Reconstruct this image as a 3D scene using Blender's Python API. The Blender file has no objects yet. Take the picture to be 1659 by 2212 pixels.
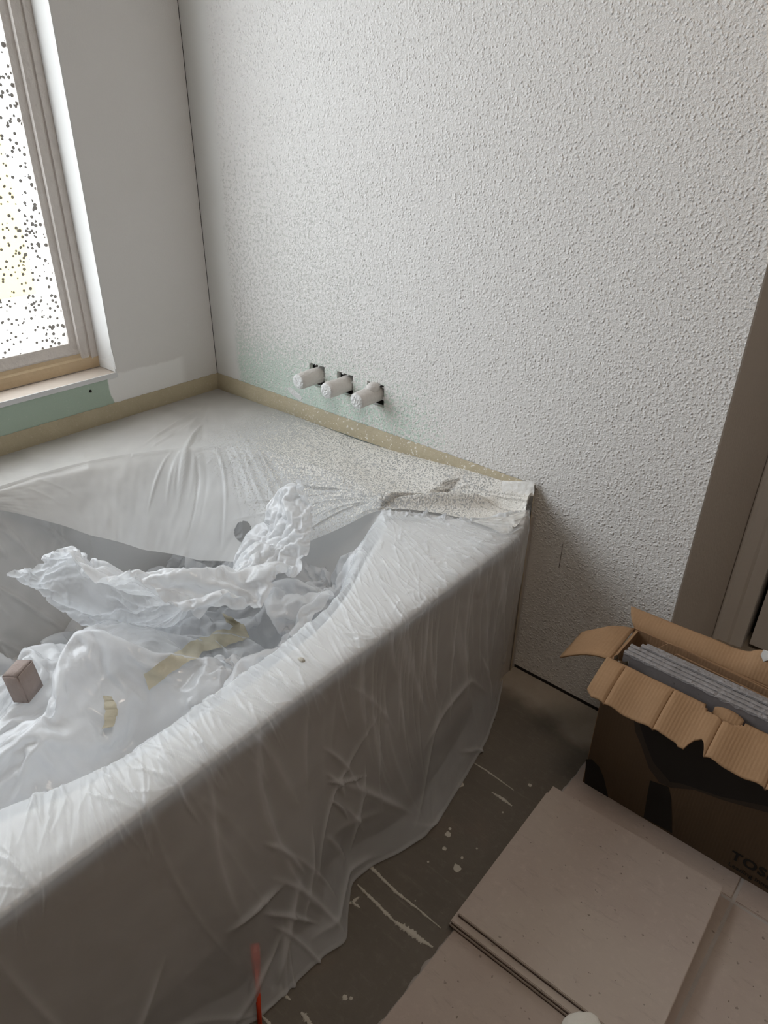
import bpy, bmesh, math, random
import numpy as np
from mathutils import Vector, Matrix, noise

C = bpy.context.scene
COL = C.collection
rng = np.random.default_rng(11)
random.seed(11)

# ------------------------------------------------------------------ camera
CAM = Vector((1.72327, -1.23044, 1.2))
AX_R = Vector((0.75365296, 0.65713574, 0.01341011))
AX_U = Vector((-0.33504922, 0.36654704, 0.8679777))
AX_F = Vector((-0.56546373, 0.65864701, -0.49642208))
FPX = 1535.4
cam = bpy.data.cameras.new('camera')
cam_ob = bpy.data.objects.new('camera', cam)
COL.objects.link(cam_ob)
m4 = Matrix((AX_R, AX_U, -AX_F)).transposed().to_4x4()
m4.translation = CAM
cam_ob.matrix_world = m4
cam.sensor_fit = 'VERTICAL'
cam.sensor_height = 36.0
cam.lens = 36.0 * FPX / 2212.0
cam.clip_start = 0.02
C.camera = cam_ob

# ------------------------------------------------------------------ sky, daylight portal, added fill light, exposure
world = bpy.data.worlds.new('sky')
C.world = world
world.use_nodes = True
bg = world.node_tree.nodes['Background']
bg.inputs[0].default_value = (0.88, 0.94, 1.0, 1)
bg.inputs[1].default_value = 6.9

WIN_Y0, WIN_Y1, WIN_Z0, WIN_Z1 = -1.62, -0.32, 0.575, 2.08     # the window opening in wall_left
por = bpy.data.lights.new('daylight_portal', 'AREA')
por.shape = 'RECTANGLE'
por.size, por.size_y = WIN_Z1 - WIN_Z0, WIN_Y1 - WIN_Y0
por.cycles.is_portal = True
por_ob = bpy.data.objects.new('daylight_portal', por)
COL.objects.link(por_ob)
por_ob.matrix_world = Matrix.Translation((-0.12, (WIN_Y0 + WIN_Y1) / 2, (WIN_Z0 + WIN_Z1) / 2)) @ Matrix.Rotation(-math.pi / 2, 4, 'Y')

lamp = bpy.data.lights.new('fill_light', 'AREA')  # added warm fill from overhead, not a fixture of the room
lamp.shape = 'DISK'
lamp.size = 0.5
lamp.energy = 7.0
lamp.color = (1.0, 0.83, 0.68)
lamp_ob = bpy.data.objects.new('fill_light', lamp)
COL.objects.link(lamp_ob)
lamp_ob.location = (1.85, -0.75, 2.38)

C.view_settings.view_transform = 'Standard'
C.view_settings.look = 'None'
C.view_settings.gamma = 1
C.view_settings.use_curve_mapping = False
C.view_settings.exposure = 0.0
C.cycles.max_bounces = 8
C.cycles.transparent_max_bounces = 14
C.cycles.diffuse_bounces = 4
C.cycles.glossy_bounces = 2
C.cycles.sample_clamp_indirect = 8.0

# ------------------------------------------------------------------ helpers
def zpl(px, z):
    d = AX_R * ((px[0] - 829.5) / FPX) - AX_U * ((px[1] - 1106) / FPX) + AX_F
    t = (z - CAM.z) / d.z
    return CAM + d * t

def ypl(px, y):
    d = AX_R * ((px[0] - 829.5) / FPX) - AX_U * ((px[1] - 1106) / FPX) + AX_F
    t = (y - CAM.y) / d.y
    return CAM + d * t

def link(name, me, mat=None, parent=None, smooth=False, **props):
    if mat is not None:
        me.materials.append(mat)
    if smooth:
        me.polygons.foreach_set('use_smooth', [True] * len(me.polygons))
    o = bpy.data.objects.new(name, me)
    COL.objects.link(o)
    if parent is not None:
        o.parent = parent
        o.matrix_parent_inverse = Matrix.Translation(-Vector(parent.location)) if parent.type == 'EMPTY' else Matrix()
    for k, v in props.items():
        o[k] = v
    return o

def from_bm(name, bm, mat=None, parent=None, smooth=False, **props):
    bmesh.ops.recalc_face_normals(bm, faces=bm.faces)
    me = bpy.data.meshes.new(name)
    bm.to_mesh(me)
    bm.free()
    return link(name, me, mat, parent, smooth, **props)

def pydata(name, V, F, mat=None, parent=None, smooth=False, **props):
    me = bpy.data.meshes.new(name)
    me.from_pydata([tuple(v) for v in V], [], [tuple(f) for f in F])
    me.update()
    return link(name, me, mat, parent, smooth, **props)

def grid(name, P, mat=None, parent=None, keep=None, attrs=None, **props):
    n, m = P.shape[:2]
    i = np.arange(n * m).reshape(n, m)
    F = np.stack([i[:-1, :-1], i[1:, :-1], i[1:, 1:], i[:-1, 1:]], -1).reshape(-1, 4)
    if keep is not None:
        F = F[keep.reshape(-1)]
    me = bpy.data.meshes.new(name)
    me.vertices.add(n * m)
    me.vertices.foreach_set('co', P.reshape(-1).astype(np.float32))
    me.loops.add(F.size)
    me.loops.foreach_set('vertex_index', F.reshape(-1).astype(np.int32))
    me.polygons.add(len(F))
    me.polygons.foreach_set('loop_start', (np.arange(len(F)) * 4).astype(np.int32))
    me.update(calc_edges=True)
    me.validate()
    for k, a in (attrs or {}).items():
        at = me.attributes.new(k, 'FLOAT', 'POINT')
        at.data.foreach_set('value', a.reshape(-1).astype(np.float32))
    return link(name, me, mat, parent, True, **props)

def box_bm(bm, lo, hi, jitter=0.0):
    vs = [bm.verts.new((x, y, z)) for x in (lo[0], hi[0]) for y in (lo[1], hi[1]) for z in (lo[2], hi[2])]
    for f in ((0, 1, 3, 2), (4, 6, 7, 5), (0, 4, 5, 1), (2, 3, 7, 6), (0, 2, 6, 4), (1, 5, 7, 3)):
        bm.faces.new([vs[k] for k in f])
    return vs

def box(name, lo, hi, mat, parent=None, bevel=0.0, smooth=False, **props):
    bm = bmesh.new()
    box_bm(bm, lo, hi)
    if bevel:
        bmesh.ops.bevel(bm, geom=bm.edges[:], offset=bevel, segments=2, affect='EDGES', profile=0.6)
    return from_bm(name, bm, mat, parent, smooth, **props)

def empty(name, loc, **props):
    o = bpy.data.objects.new(name, None)
    COL.objects.link(o)
    o.location = loc
    for k, v in props.items():
        o[k] = v
    return o

def plate(name, poly, thick, mat, parent=None, normal=None, **props):
    """a flat polygon (3-D points in order) given a thickness along its normal"""
    pts = [Vector(p) for p in poly]
    if normal is None:
        normal = Vector((0, 0, 0))
        for k in range(len(pts)):
            a, b = pts[k], pts[(k + 1) % len(pts)]
            normal += a.cross(b)
        normal.normalize()
    bm = bmesh.new()
    a = [bm.verts.new(p) for p in pts]
    b = [bm.verts.new(p - normal * thick) for p in pts]
    bm.faces.new(a)
    bm.faces.new(b[::-1])
    for k in range(len(a)):
        q = (k + 1) % len(a)
        bm.faces.new([a[q], a[k], b[k], b[q]])
    return from_bm(name, bm, mat, parent, False, **props)

def sstep(a, b, x):
    t = np.clip((x - a) / (b - a), 0, 1)
    return t * t * (3 - 2 * t)

def ridges(A, B, specs):
    """sum of fold lines over a sheet's own (A, B) metres: spec = a0, b0, direction, length, width, height"""
    h = np.zeros_like(A)
    for a0, b0, ang, ln, w, amp in specs:
        c, s = math.cos(ang), math.sin(ang)
        rad = ln / 2 + 6 * w
        sel = (np.abs(A - a0) < rad) & (np.abs(B - b0) < rad)
        if not sel.any():
            continue
        da, db = A[sel] - a0, B[sel] - b0
        l = da * c + db * s
        bend = 0.06 * ln * (2 * l / ln) ** 2
        d = -da * s + db * c + bend * math.sin(ang * 7)
        tap = np.clip(1 - (2 * l / ln) ** 2, 0, 1)
        ww = w * (0.45 + 0.55 * tap)
        h[sel] += amp * tap * np.exp(-np.abs(d / ww) ** 1.35)
    return h

def fbm(A, B, freq, octaves, seed):
    r = np.random.default_rng(seed)
    h = np.zeros_like(A)
    amp = 1.0
    for o in range(octaves):
        for k in range(7):
            ang = r.uniform(0, 2 * math.pi)
            f = freq * r.uniform(0.7, 1.4)
            h += amp / 7 * np.sin(2 * math.pi * f * (A * math.cos(ang) + B * math.sin(ang)) + r.uniform(0, 6.28))
        freq *= 2
        amp *= 0.55
    return h

def crease(A, B, freq, seed, n=5):
    """sharp polyhedral creasing, as crumpled film has"""
    r = np.random.default_rng(seed)
    h = np.zeros_like(A)
    wa, wb = fbm(A, B, freq * 0.4, 2, seed + 1) * 0.35 / freq, fbm(A, B, freq * 0.4, 2, seed + 2) * 0.35 / freq
    for k in range(n):
        ang = r.uniform(0, math.pi)
        f = freq * r.uniform(0.6, 1.7)
        x = ((A + wa) * math.cos(ang) + (B + wb) * math.sin(ang)) * f + r.uniform(0, 1)
        h += np.abs((x % 1.0) - 0.5) * r.uniform(0.5, 1) / (0.6 + f / freq)
    return h / n

def normals(P):
    du = np.gradient(P, axis=0)
    dv = np.gradient(P, axis=1)
    n = np.cross(du, dv)
    return n / (np.linalg.norm(n, axis=-1, keepdims=True) + 1e-12)

# ------------------------------------------------------------------ materials
class NT:
    def __init__(self, name):
        self.mat = bpy.data.materials.new(name)
        self.mat.use_nodes = True
        self.nt = self.mat.node_tree
        self.nt.nodes.clear()
        self.out = self.node('ShaderNodeOutputMaterial')
        self.tc = self.node('ShaderNodeTexCoord').outputs['Object']
    def node(self, t, **kw):
        n = self.nt.nodes.new(t)
        for k, v in kw.items():
            setattr(n, k, v)
        return n
    def put(self, sock, v):
        if isinstance(v, bpy.types.NodeSocket):
            self.nt.links.new(v, sock)
        elif isinstance(v, (tuple, list)) and len(v) == 3 and sock.type == 'RGBA':
            sock.default_value = (*v, 1)
        else:
            sock.default_value = v
    def noise(self, scale, detail=3, rough=0.55, vec=None, dist=0.0):
        n = self.node('ShaderNodeTexNoise')
        self.put(n.inputs['Vector'], vec or self.tc)
        n.inputs['Scale'].default_value = scale
        n.inputs['Detail'].default_value = detail
        n.inputs['Roughness'].default_value = rough
        n.inputs['Distortion'].default_value = dist
        return n.outputs['Fac']
    def voronoi(self, scale, feature='F1', out='Distance', vec=None, rand=1.0):
        n = self.node('ShaderNodeTexVoronoi', feature=feature)
        self.put(n.inputs['Vector'], vec or self.tc)
        n.inputs['Scale'].default_value = scale
        n.inputs['Randomness'].default_value = rand
        return n.outputs[out]
    def remap(self, v, a, b, c=0.0, d=1.0, smooth=True):
        n = self.node('ShaderNodeMapRange')
        n.interpolation_type = 'SMOOTHSTEP' if smooth else 'LINEAR'
        self.put(n.inputs['Value'], v)
        for k, x in zip(('From Min', 'From Max', 'To Min', 'To Max'), (a, b, c, d)):
            self.put(n.inputs[k], x)
        return n.outputs['Result']
    def math(self, op, a, b=0.0):
        n = self.node('ShaderNodeMath', operation=op)
        self.put(n.inputs[0], a)
        self.put(n.inputs[1], b)
        return n.outputs[0]
    def mix(self, f, a, b):
        n = self.node('ShaderNodeMix', data_type='RGBA')
        self.put(n.inputs['Factor'], f)
        self.put(n.inputs['A'], a if not isinstance(a, tuple) else (*a, 1))
        self.put(n.inputs['B'], b if not isinstance(b, tuple) else (*b, 1))
        return n.outputs['Result']
    def xyz(self):
        n = self.node('ShaderNodeSeparateXYZ')
        self.put(n.inputs[0], self.tc)
        return n.outputs
    def attr(self, name):
        n = self.node('ShaderNodeAttribute', attribute_name=name)
        return n.outputs['Fac']
    def mapping(self, scale=(1, 1, 1), rot=(0, 0, 0)):
        n = self.node('ShaderNodeMapping')
        self.put(n.inputs['Vector'], self.tc)
        n.inputs['Scale'].default_value = scale
        n.inputs['Rotation'].default_value = rot
        return n.outputs[0]
    def bump(self, h, dist, strength=1.0, normal=None):
        n = self.node('ShaderNodeBump')
        self.put(n.inputs['Height'], h)
        self.put(n.inputs['Distance'], dist)
        self.put(n.inputs['Strength'], strength)
        if normal is not None:
            self.put(n.inputs['Normal'], normal)
        return n.outputs[0]
    def bsdf(self, color, rough=0.6, normal=None, spec=0.5, metal=0.0):
        n = self.node('ShaderNodeBsdfPrincipled')
        self.put(n.inputs['Base Color'], color)
        self.put(n.inputs['Roughness'], rough)
        self.put(n.inputs['Specular IOR Level'], spec)
        self.put(n.inputs['Metallic'], metal)
        if normal is not None:
            self.put(n.inputs['Normal'], normal)
        return n.outputs[0]
    def done(self, shader):
        self.nt.links.new(shader, self.out.inputs['Surface'])
        return self.mat

def simple(name, color, rough=0.6, var=0.06, vscale=20, bump=0.0, bscale=150, spec=0.4):
    t = NT(name)
    n = t.noise(vscale, 4)
    dark = tuple(c * (1 - var) for c in color)
    lite = tuple(min(1, c * (1 + var)) for c in color)
    nor = t.bump(t.noise(bscale, 3), bump) if bump else None
    return t.done(t.bsdf(t.mix(n, dark, lite), rough, nor, spec))

def m_wall_back():
    t = NT('sprayed_texture_wall')
    x, y, z = t.xyz()
    n1 = t.noise(140, 2.0, 0.55, dist=0.1)
    n2 = t.noise(330, 2, 0.6)
    n3 = t.noise(70, 2, 0.5)
    smoothleft = t.remap(t.math('ADD', x, t.math('MULTIPLY', t.noise(14, 3), 0.03)), 0.105, 0.135)
    lowright = t.math('MAXIMUM', t.remap(t.math('SUBTRACT', t.math('MULTIPLY', x, 1.9), z), 1.68, 2.02), t.remap(z, 0.28, 0.46))
    heavy = t.math('MULTIPLY', smoothleft, lowright)
    drops = t.remap(t.voronoi(150, 'F1'), 0.48, 0.0)
    big = t.remap(t.voronoi(48, 'F1'), 0.24, 0.0)
    h = t.math('ADD', t.math('MULTIPLY', t.noise(150, 4, 0.62), 1.0), t.math('ADD', t.math('MULTIPLY', drops, 0.38), t.math('MULTIPLY', big, 0.22)))
    h = t.math('MULTIPLY', h, heavy)
    # how fully the sprayed coat covers what lies under it
    thin = t.math('MULTIPLY', t.remap(x, 1.15, 0.35), t.remap(z, 1.45, 0.85))
    thin = t.math('ADD', thin, t.math('MULTIPLY', t.math('SUBTRACT', t.noise(5, 2), 0.5), 0.5))
    low = t.math('MULTIPLY', t.remap(z, 0.72, 0.52), t.remap(t.math('ADD', x, t.math('MULTIPLY', z, 0.0)), 1.02, 0.72))
    thr = t.math('ADD', t.math('ADD', 0.30, t.math('MULTIPLY', thin, 0.165)), t.math('MULTIPLY', low, 0.10))
    cover = t.remap(t.math('SUBTRACT', t.noise(120, 4, 0.66), thr), -0.02, 0.045)
    cover = t.math('MAXIMUM', cover, t.remap(n2, 0.60, 0.65))
    cover = t.math('MAXIMUM', cover, t.remap(t.voronoi(120, 'F1'), 0.24, 0.17))
    under = t.mix(low, (0.66, 0.65, 0.61), (0.64, 0.75, 0.66))
    coat = t.mix(t.noise(3, 3), (0.83, 0.805, 0.775), (0.86, 0.84, 0.81))
    col = t.mix(cover, under, coat)
    bare = t.mix(t.noise(6, 3), (0.78, 0.77, 0.74), (0.81, 0.80, 0.77))
    col = t.mix(smoothleft, bare, col)
    nor = t.bump(h, 0.0040)
    return t.done(t.bsdf(col, 0.7, nor, 0.3))

def m_wall_left():
    t = NT('painted_drywall_with_bare_green_board')
    x, y, z = t.xyz()
    wob = t.math('MULTIPLY', t.math('SUBTRACT', t.noise(18, 3), 0.5), 0.018)
    below = t.remap(z, 0.572, 0.570)
    curve = t.math('ADD', y, t.math('MULTIPLY', t.math('POWER', t.math('SUBTRACT', 0.575, z), 2.0), -1.6))
    left = t.remap(t.math('ADD', curve, wob), -0.3475, -0.3525)
    g = t.math('MULTIPLY', below, left)
    fleck = t.remap(t.noise(170, 2), 0.66, 0.70)
    green = t.mix(t.noise(9, 3), (0.40, 0.50, 0.41), (0.45, 0.55, 0.455))
    green = t.mix(fleck, green, (0.5, 0.57, 0.49))
    paint = t.mix(t.noise(4, 3), (0.75, 0.73, 0.705), (0.78, 0.76, 0.735))
    patch = t.math('MULTIPLY', t.remap(t.math('ADD', z, wob), 0.575, 0.567), t.remap(y, -0.10, -0.13))
    paint = t.mix(patch, paint, (0.88, 0.87, 0.85))
    col = t.mix(g, paint, green)
    nor = t.bump(t.noise(240, 3), 0.0006)
    return t.done(t.bsdf(col, 0.75, nor, 0.3))

def m_film(name, opacity=0.7, tint=(0.90, 0.92, 0.94), rough=0.2, bump=0.0, bscale=60, translucent=0.35, streak=0.1):
    t = NT(name)
    op = t.math('ADD', t.remap(t.noise(11, 1), 0.3, 0.7, opacity - streak, min(1.0, opacity + streak)), t.math('MULTIPLY', t.attr('fold'), 0.25))
    nor = None
    if bump:
        hh = t.math('ADD', t.voronoi(bscale, 'F2'), t.math('MULTIPLY', t.noise(bscale * 2.2, 3), 0.5))
        nor = t.bump(hh, bump)
    gl = t.bsdf(tint, rough, nor, 0.55)
    tr = t.node('ShaderNodeBsdfTranslucent')
    t.put(tr.inputs['Color'], tint)
    m1 = t.node('ShaderNodeMixShader')
    m1.inputs[0].default_value = translucent
    t.nt.links.new(gl, m1.inputs[1])
    t.nt.links.new(tr.outputs[0], m1.inputs[2])
    tp = t.node('ShaderNodeBsdfTransparent')
    m2 = t.node('ShaderNodeMixShader')
    t.put(m2.inputs[0], op)
    t.nt.links.new(tp.outputs[0], m2.inputs[1])
    t.nt.links.new(m1.outputs[0], m2.inputs[2])
    return t.done(m2.outputs[0])

def m_coated_film(name, opacity):
    """film with sprayed wall texture dried on it where the attribute 'coat' says so"""
    t = NT(name)
    coat = t.attr('coat')
    n1 = t.noise(230, 2.5, 0.6)
    speck = t.math('MULTIPLY', t.remap(t.math('ADD', n1, t.math('MULTIPLY', coat, 0.30)), 0.60, 0.70), t.remap(coat, 0.0, 0.1))
    beige_dim = t.remap(t.xyz()[0], 0.42, 0.12)  # beige overspray tone, darkened too, to hold down daylight by the window
    base = t.mix(beige_dim, t.mix(t.noise(7, 3), (0.82, 0.825, 0.82), (0.88, 0.885, 0.88)), t.mix(t.noise(9, 4), (0.60, 0.57, 0.535), (0.68, 0.65, 0.61)))
    col = t.mix(speck, base, (0.86, 0.84, 0.79))
    op = t.math('MAXIMUM', t.remap(t.noise(9, 1), 0.3, 0.7, opacity - 0.06, opacity + 0.06), t.math('MULTIPLY', speck, 0.97))
    nor = t.bump(t.math('MULTIPLY', speck, t.noise(260, 2)), 0.003)
    gl = t.bsdf(col, t.remap(coat, 0.0, 0.6, 0.33, 0.6), nor, 0.4)
    tr = t.node('ShaderNodeBsdfTranslucent')
    t.put(tr.inputs['Color'], (0.88, 0.89, 0.89, 1))
    m1 = t.node('ShaderNodeMixShader')
    t.put(m1.inputs[0], t.math('MULTIPLY', t.math('SUBTRACT', 1.0, speck), 0.25))
    t.nt.links.new(gl, m1.inputs[1])
    t.nt.links.new(tr.outputs[0], m1.inputs[2])
    tp = t.node('ShaderNodeBsdfTransparent')
    m2 = t.node('ShaderNodeMixShader')
    t.put(m2.inputs[0], op)
    t.nt.links.new(tp.outputs[0], m2.inputs[1])
    t.nt.links.new(m1.outputs[0], m2.inputs[2])
    return t.done(m2.outputs[0])

def m_pane():
    t = NT('spattered_window_film')
    x, y, z = t.xyz()
    edge = t.remap(y, -0.50, -0.39)
    def specks(scale, lo, gain):
        v = t.node('ShaderNodeTexVoronoi', feature='F1')
        t.put(v.inputs['Vector'], t.tc)
        v.inputs['Scale'].default_value = scale
        sep = t.node('ShaderNodeSeparateColor')
        t.put(sep.inputs[0], v.outputs['Color'])
        rad = t.math('MULTIPLY', t.math('MAXIMUM', t.math('SUBTRACT', sep.outputs[0], t.math('SUBTRACT', lo, t.math('MULTIPLY', edge, 0.25))), 0.0), gain)
        return t.remap(t.math('SUBTRACT', v.outputs['Distance'], rad), 0.02, -0.02)
    sp = t.math('MAXIMUM', specks(105, 0.15, 0.46), specks(62, 0.78, 0.75))
    hazeb = t.remap(t.math('ADD', z, t.math('MULTIPLY', t.noise(16, 0), 0.03)), 0.705, 0.665)
    hazeb = t.math('MULTIPLY', hazeb, 0.85)
    tp = t.node('ShaderNodeBsdfTransparent')
    t.put(tp.inputs[0], (0.95, 0.95, 0.95, 1))
    tr = t.node('ShaderNodeBsdfTranslucent')
    t.put(tr.inputs[0], (0.85, 0.83, 0.8, 1))
    di = t.bsdf((0.72, 0.70, 0.67), 0.5)
    a = t.node('ShaderNodeMixShader')
    a.inputs[0].default_value = 0.35
    t.nt.links.new(tr.outputs[0], a.inputs[1])
    t.nt.links.new(di, a.inputs[2])
    b = t.node('ShaderNodeMixShader')
    t.put(b.inputs[0], t.math('ADD', 0.16, t.math('MULTIPLY', hazeb, 0.7)))
    t.nt.links.new(tp.outputs[0], b.inputs[1])
    t.nt.links.new(a.outputs[0], b.inputs[2])
    c = t.node('ShaderNodeMixShader')
    t.put(c.inputs[0], sp)
    t.nt.links.new(b.outputs[0], c.inputs[1])
    t.nt.links.new(t.bsdf((0.42, 0.40, 0.38), 0.8), c.inputs[2])
    return t.done(c.outputs[0])

def m_floor():
    t = NT('concrete_slab')
    x, y, z = t.xyz()
    n = t.noise(4.5, 6, 0.65)
    f = t.noise(60, 5, 0.7)
    streak = t.noise(9, 5, 0.7, vec=t.mapping((1, 9, 1), (0, 0, 0.5)))
    scratch = t.noise(14, 4, 0.8, vec=t.mapping((1.2, 16, 1), (0, 0, -0.7)))
    col = t.mix(n, (0.10, 0.086, 0.068), (0.19, 0.165, 0.135))
    col = t.mix(t.math('MULTIPLY', t.remap(f, 0.5, 0.75), 0.35), col, (0.24, 0.21, 0.18))
    col = t.mix(t.math('MULTIPLY', t.remap(streak, 0.56, 0.75), 0.30), col, (0.30, 0.27, 0.23))
    col = t.mix(t.math('MULTIPLY', t.remap(scratch, 0.64, 0.74), 0.4), col, (0.34, 0.31, 0.27))
    wob = t.math('MULTIPLY', t.math('SUBTRACT', t.noise(8, 4), 0.5), 0.14)
    dust = t.math('MULTIPLY', t.remap(t.math('ADD', y, wob), -0.13, -0.07), 0.8)
    col = t.mix(dust, col, t.mix(t.noise(40, 4), (0.36, 0.31, 0.245), (0.46, 0.40, 0.33)))
    rust = t.math('MULTIPLY', t.remap(t.noise(6, 3), 0.55, 0.7), 0.35)
    col = t.mix(rust, col, (0.20, 0.15, 0.115))
    nor = t.bump(t.math('ADD', f, t.noise(220, 3)), 0.0008)
    return t.done(t.bsdf(col, 0.6, nor, 0.35))

def m_tile(name, a, b, rough=0.45):
    t = NT(name)
    n = t.noise(7, 6, 0.62)
    f = t.noise(70, 5, 0.7)
    st = t.noise(26, 5, 0.7, vec=t.mapping((1, 4, 1), (0, 0, 0.9)))
    col = t.mix(n, a, b)
    col = t.mix(t.math('MULTIPLY', t.remap(f, 0.5, 0.72), 0.30), col, tuple(c * 1.18 for c in b))
    big = t.noise(3.2, 3, 0.6)
    col = t.mix(t.math('MULTIPLY', t.remap(big, 0.42, 0.62), 0.35), col, (b[0] * 0.92, b[1] * 0.95, b[2] * 0.90))
    col = t.mix(t.math('MULTIPLY', t.remap(st, 0.54, 0.72), 0.35), col, tuple(c * 0.72 for c in a))
    pit = t.remap(t.noise(95, 2), 0.70, 0.75)
    col = t.mix(t.math('MULTIPLY', pit, 0.6), col, tuple(c * 0.55 for c in a))
    nor = t.bump(t.math('SUBTRACT', t.math('ADD', n, t.math('MULTIPLY', f, 0.4)), pit), 0.0009)
    return t.done(t.bsdf(col, rough, nor, 0.4))

def m_card(name, col, rough=0.75):
    t = NT(name)
    w = t.node('ShaderNodeTexWave', wave_type='BANDS', bands_direction='X')
    t.put(w.inputs['Vector'], t.tc)
    w.inputs['Scale'].default_value = 55
    w.inputs['Distortion'].default_value = 0.6
    n = t.noise(22, 5, 0.6, vec=t.mapping((1, 1, 0.25)))
    c = t.mix(n, tuple(v * 0.86 for v in col), tuple(v * 1.1 for v in col))
    nor = t.bump(t.math('ADD', t.math('MULTIPLY', w.outputs['Fac'], 0.5), t.noise(120, 3)), 0.0004)
    return t.done(t.bsdf(c, rough, nor, 0.25))

def m_tape():
    t = NT('masking_tape')
    n = t.noise(16, 4)
    speck = t.remap(t.noise(150, 3), 0.60, 0.66)
    col = t.mix(n, (0.40, 0.34, 0.23), (0.52, 0.455, 0.32))
    col = t.mix(t.math('MULTIPLY', speck, t.remap(t.xyz()[0], 0.1, 0.6, 0.1, 0.9)), col, (0.80, 0.77, 0.70))
    return t.done(t.bsdf(col, 0.6, t.bump(t.noise(90, 4), 0.002), 0.3))

M_WALLB = m_wall_back()
M_WALLL = m_wall_left()
M_PAINT = simple('smooth_paint', (0.72, 0.70, 0.67), 0.7, 0.03, 6, 0.0006, 160)
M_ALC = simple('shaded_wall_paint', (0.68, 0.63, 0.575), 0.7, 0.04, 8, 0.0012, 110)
M_TRIM = simple('white_trim_paint', (0.80, 0.775, 0.745), 0.4, 0.03, 9)
M_FARWALL = simple('taupe_far_wall', (0.26, 0.235, 0.21), 0.8, 0.05, 4)
M_CEIL = simple('ceiling_paint', (0.8, 0.79, 0.77), 0.8, 0.03, 5)
M_REVEAL = simple('reveal_paint', (0.74, 0.73, 0.71), 0.7, 0.03, 10, 0.0008, 80)
M_SILL = simple('dusty_beige_sill', (0.60, 0.52, 0.45), 0.65, 0.14, 22, 0.001, 60)
M_FRAME = simple('filmed_window_frame', (0.66, 0.61, 0.57), 0.5, 0.10, 30, 0.003, 75)
M_TANTAPE = simple('tan_tape_over_frame', (0.62, 0.48, 0.31), 0.6, 0.14, 18, 0.001, 80)
M_PANE = m_pane()
M_DARK = simple('dark_cavity', (0.02, 0.018, 0.016), 0.9)
M_STUD = simple('grey_framing', (0.30, 0.28, 0.26), 0.8)
M_METAL = simple('galvanised_bead', (0.72, 0.72, 0.72), 0.35)
M_FLOOR = m_floor()
M_PLASTER = simple('dried_plaster', (0.56, 0.53, 0.46), 0.85, 0.16, 40, 0.002, 120)
M_TILE = m_tile('mauve_beige_stone_tile', (0.44, 0.36, 0.31), (0.56, 0.475, 0.42))
M_FTILE = m_tile('laid_floor_tile', (0.43, 0.345, 0.295), (0.53, 0.445, 0.39), 0.4)
M_TILEEDGE = simple('brown_tile_body', (0.105, 0.068, 0.055), 0.8, 0.2, 50, 0.001, 120)
M_GROUT = simple('pale_grout', (0.46, 0.42, 0.39), 0.85, 0.1, 60, 0.001, 200)
M_TUB = simple('white_acrylic', (0.80, 0.80, 0.79), 0.25, 0.01, 4)
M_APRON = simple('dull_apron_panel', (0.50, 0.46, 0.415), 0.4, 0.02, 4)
M_TAPE = m_tape()
M_WTAPE = simple('white_paper_tape', (0.84, 0.83, 0.80), 0.6, 0.05, 30, 0.002, 60)
M_FILM_FRONT = m_film('clear_masking_film_over_deck', 0.40, rough=0.14, bump=0.0008, bscale=30, translucent=0.3, streak=0.03)
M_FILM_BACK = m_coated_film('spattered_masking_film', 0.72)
M_FILM_HEAP = m_film('crumpled_milky_film', 0.76, (0.945, 0.955, 0.97), 0.12, 0.0014, 40, 0.30)
M_FILM_INNER = m_film('loose_film_lining', 0.5, (0.88, 0.88, 0.87), 0.3, 0.001, 30, 0.35)
M_PAPER = simple('yellowed_masking_paper', (0.60, 0.55, 0.42), 0.65, 0.12, 25, 0.0015, 60)
M_CARD = m_card('cardboard', (0.36, 0.22, 0.12))
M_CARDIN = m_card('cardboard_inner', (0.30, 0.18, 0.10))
M_CARDOUT = m_card('brown_printed_cardboard', (0.13, 0.085, 0.05), 0.55)
M_INK = simple('black_ink', (0.012, 0.011, 0.010), 0.5)
M_INK2 = simple('dark_brown_ink', (0.045, 0.032, 0.024), 0.5)
M_PIPE = simple('plaster_spattered_pipe', (0.70, 0.67, 0.64), 0.7, 0.08, 40, 0.003, 110)
M_FLAKE = simple('white_plaster_spatter', (0.84, 0.84, 0.82), 0.8, 0.05, 60, 0.006, 150)
M_RED = simple('orange_red_plastic', (0.72, 0.07, 0.025), 0.35, 0.05)
M_BLOCK = simple('taupe_foam', (0.36, 0.29, 0.26), 0.9, 0.12, 60, 0.002, 160)
M_RAG = simple('white_cloth', (0.80, 0.77, 0.70), 0.85, 0.04, 40, 0.001, 240)
M_STONEEDGE = m_tile('grey_tile_with_plaster', (0.17, 0.15, 0.15), (0.27, 0.245, 0.245), 0.6)
M_CRUST = simple('grey_white_crust', (0.30, 0.285, 0.285), 0.85, 0.3, 60, 0.003, 160)
M_YELLOW = simple('yellow_stucco', (0.50, 0.40, 0.13), 0.9, 0.05, 3)
M_PATIO = simple('pale_concrete_patio', (0.72, 0.71, 0.69), 0.9, 0.05, 3)

# ------------------------------------------------------------------ the room
ROOM_X, ROOM_Y, ROOM_Z = 3.9, -3.6, 2.45
WX = 1.426                                      # outer corner of the spout wall
ALC = 0.46                                      # depth of the alcove beyond it
DRY = 0.013

floor = box('floor', (-0.14, ROOM_Y - 0.1, -0.1), (ROOM_X + 0.1, ALC + 0.14, 0.0), M_FLOOR, kind='structure')
box('ceiling', (-0.14, ROOM_Y - 0.1, ROOM_Z), (ROOM_X + 0.1, ALC + 0.14, ROOM_Z + 0.1), M_CEIL, kind='structure')

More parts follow.
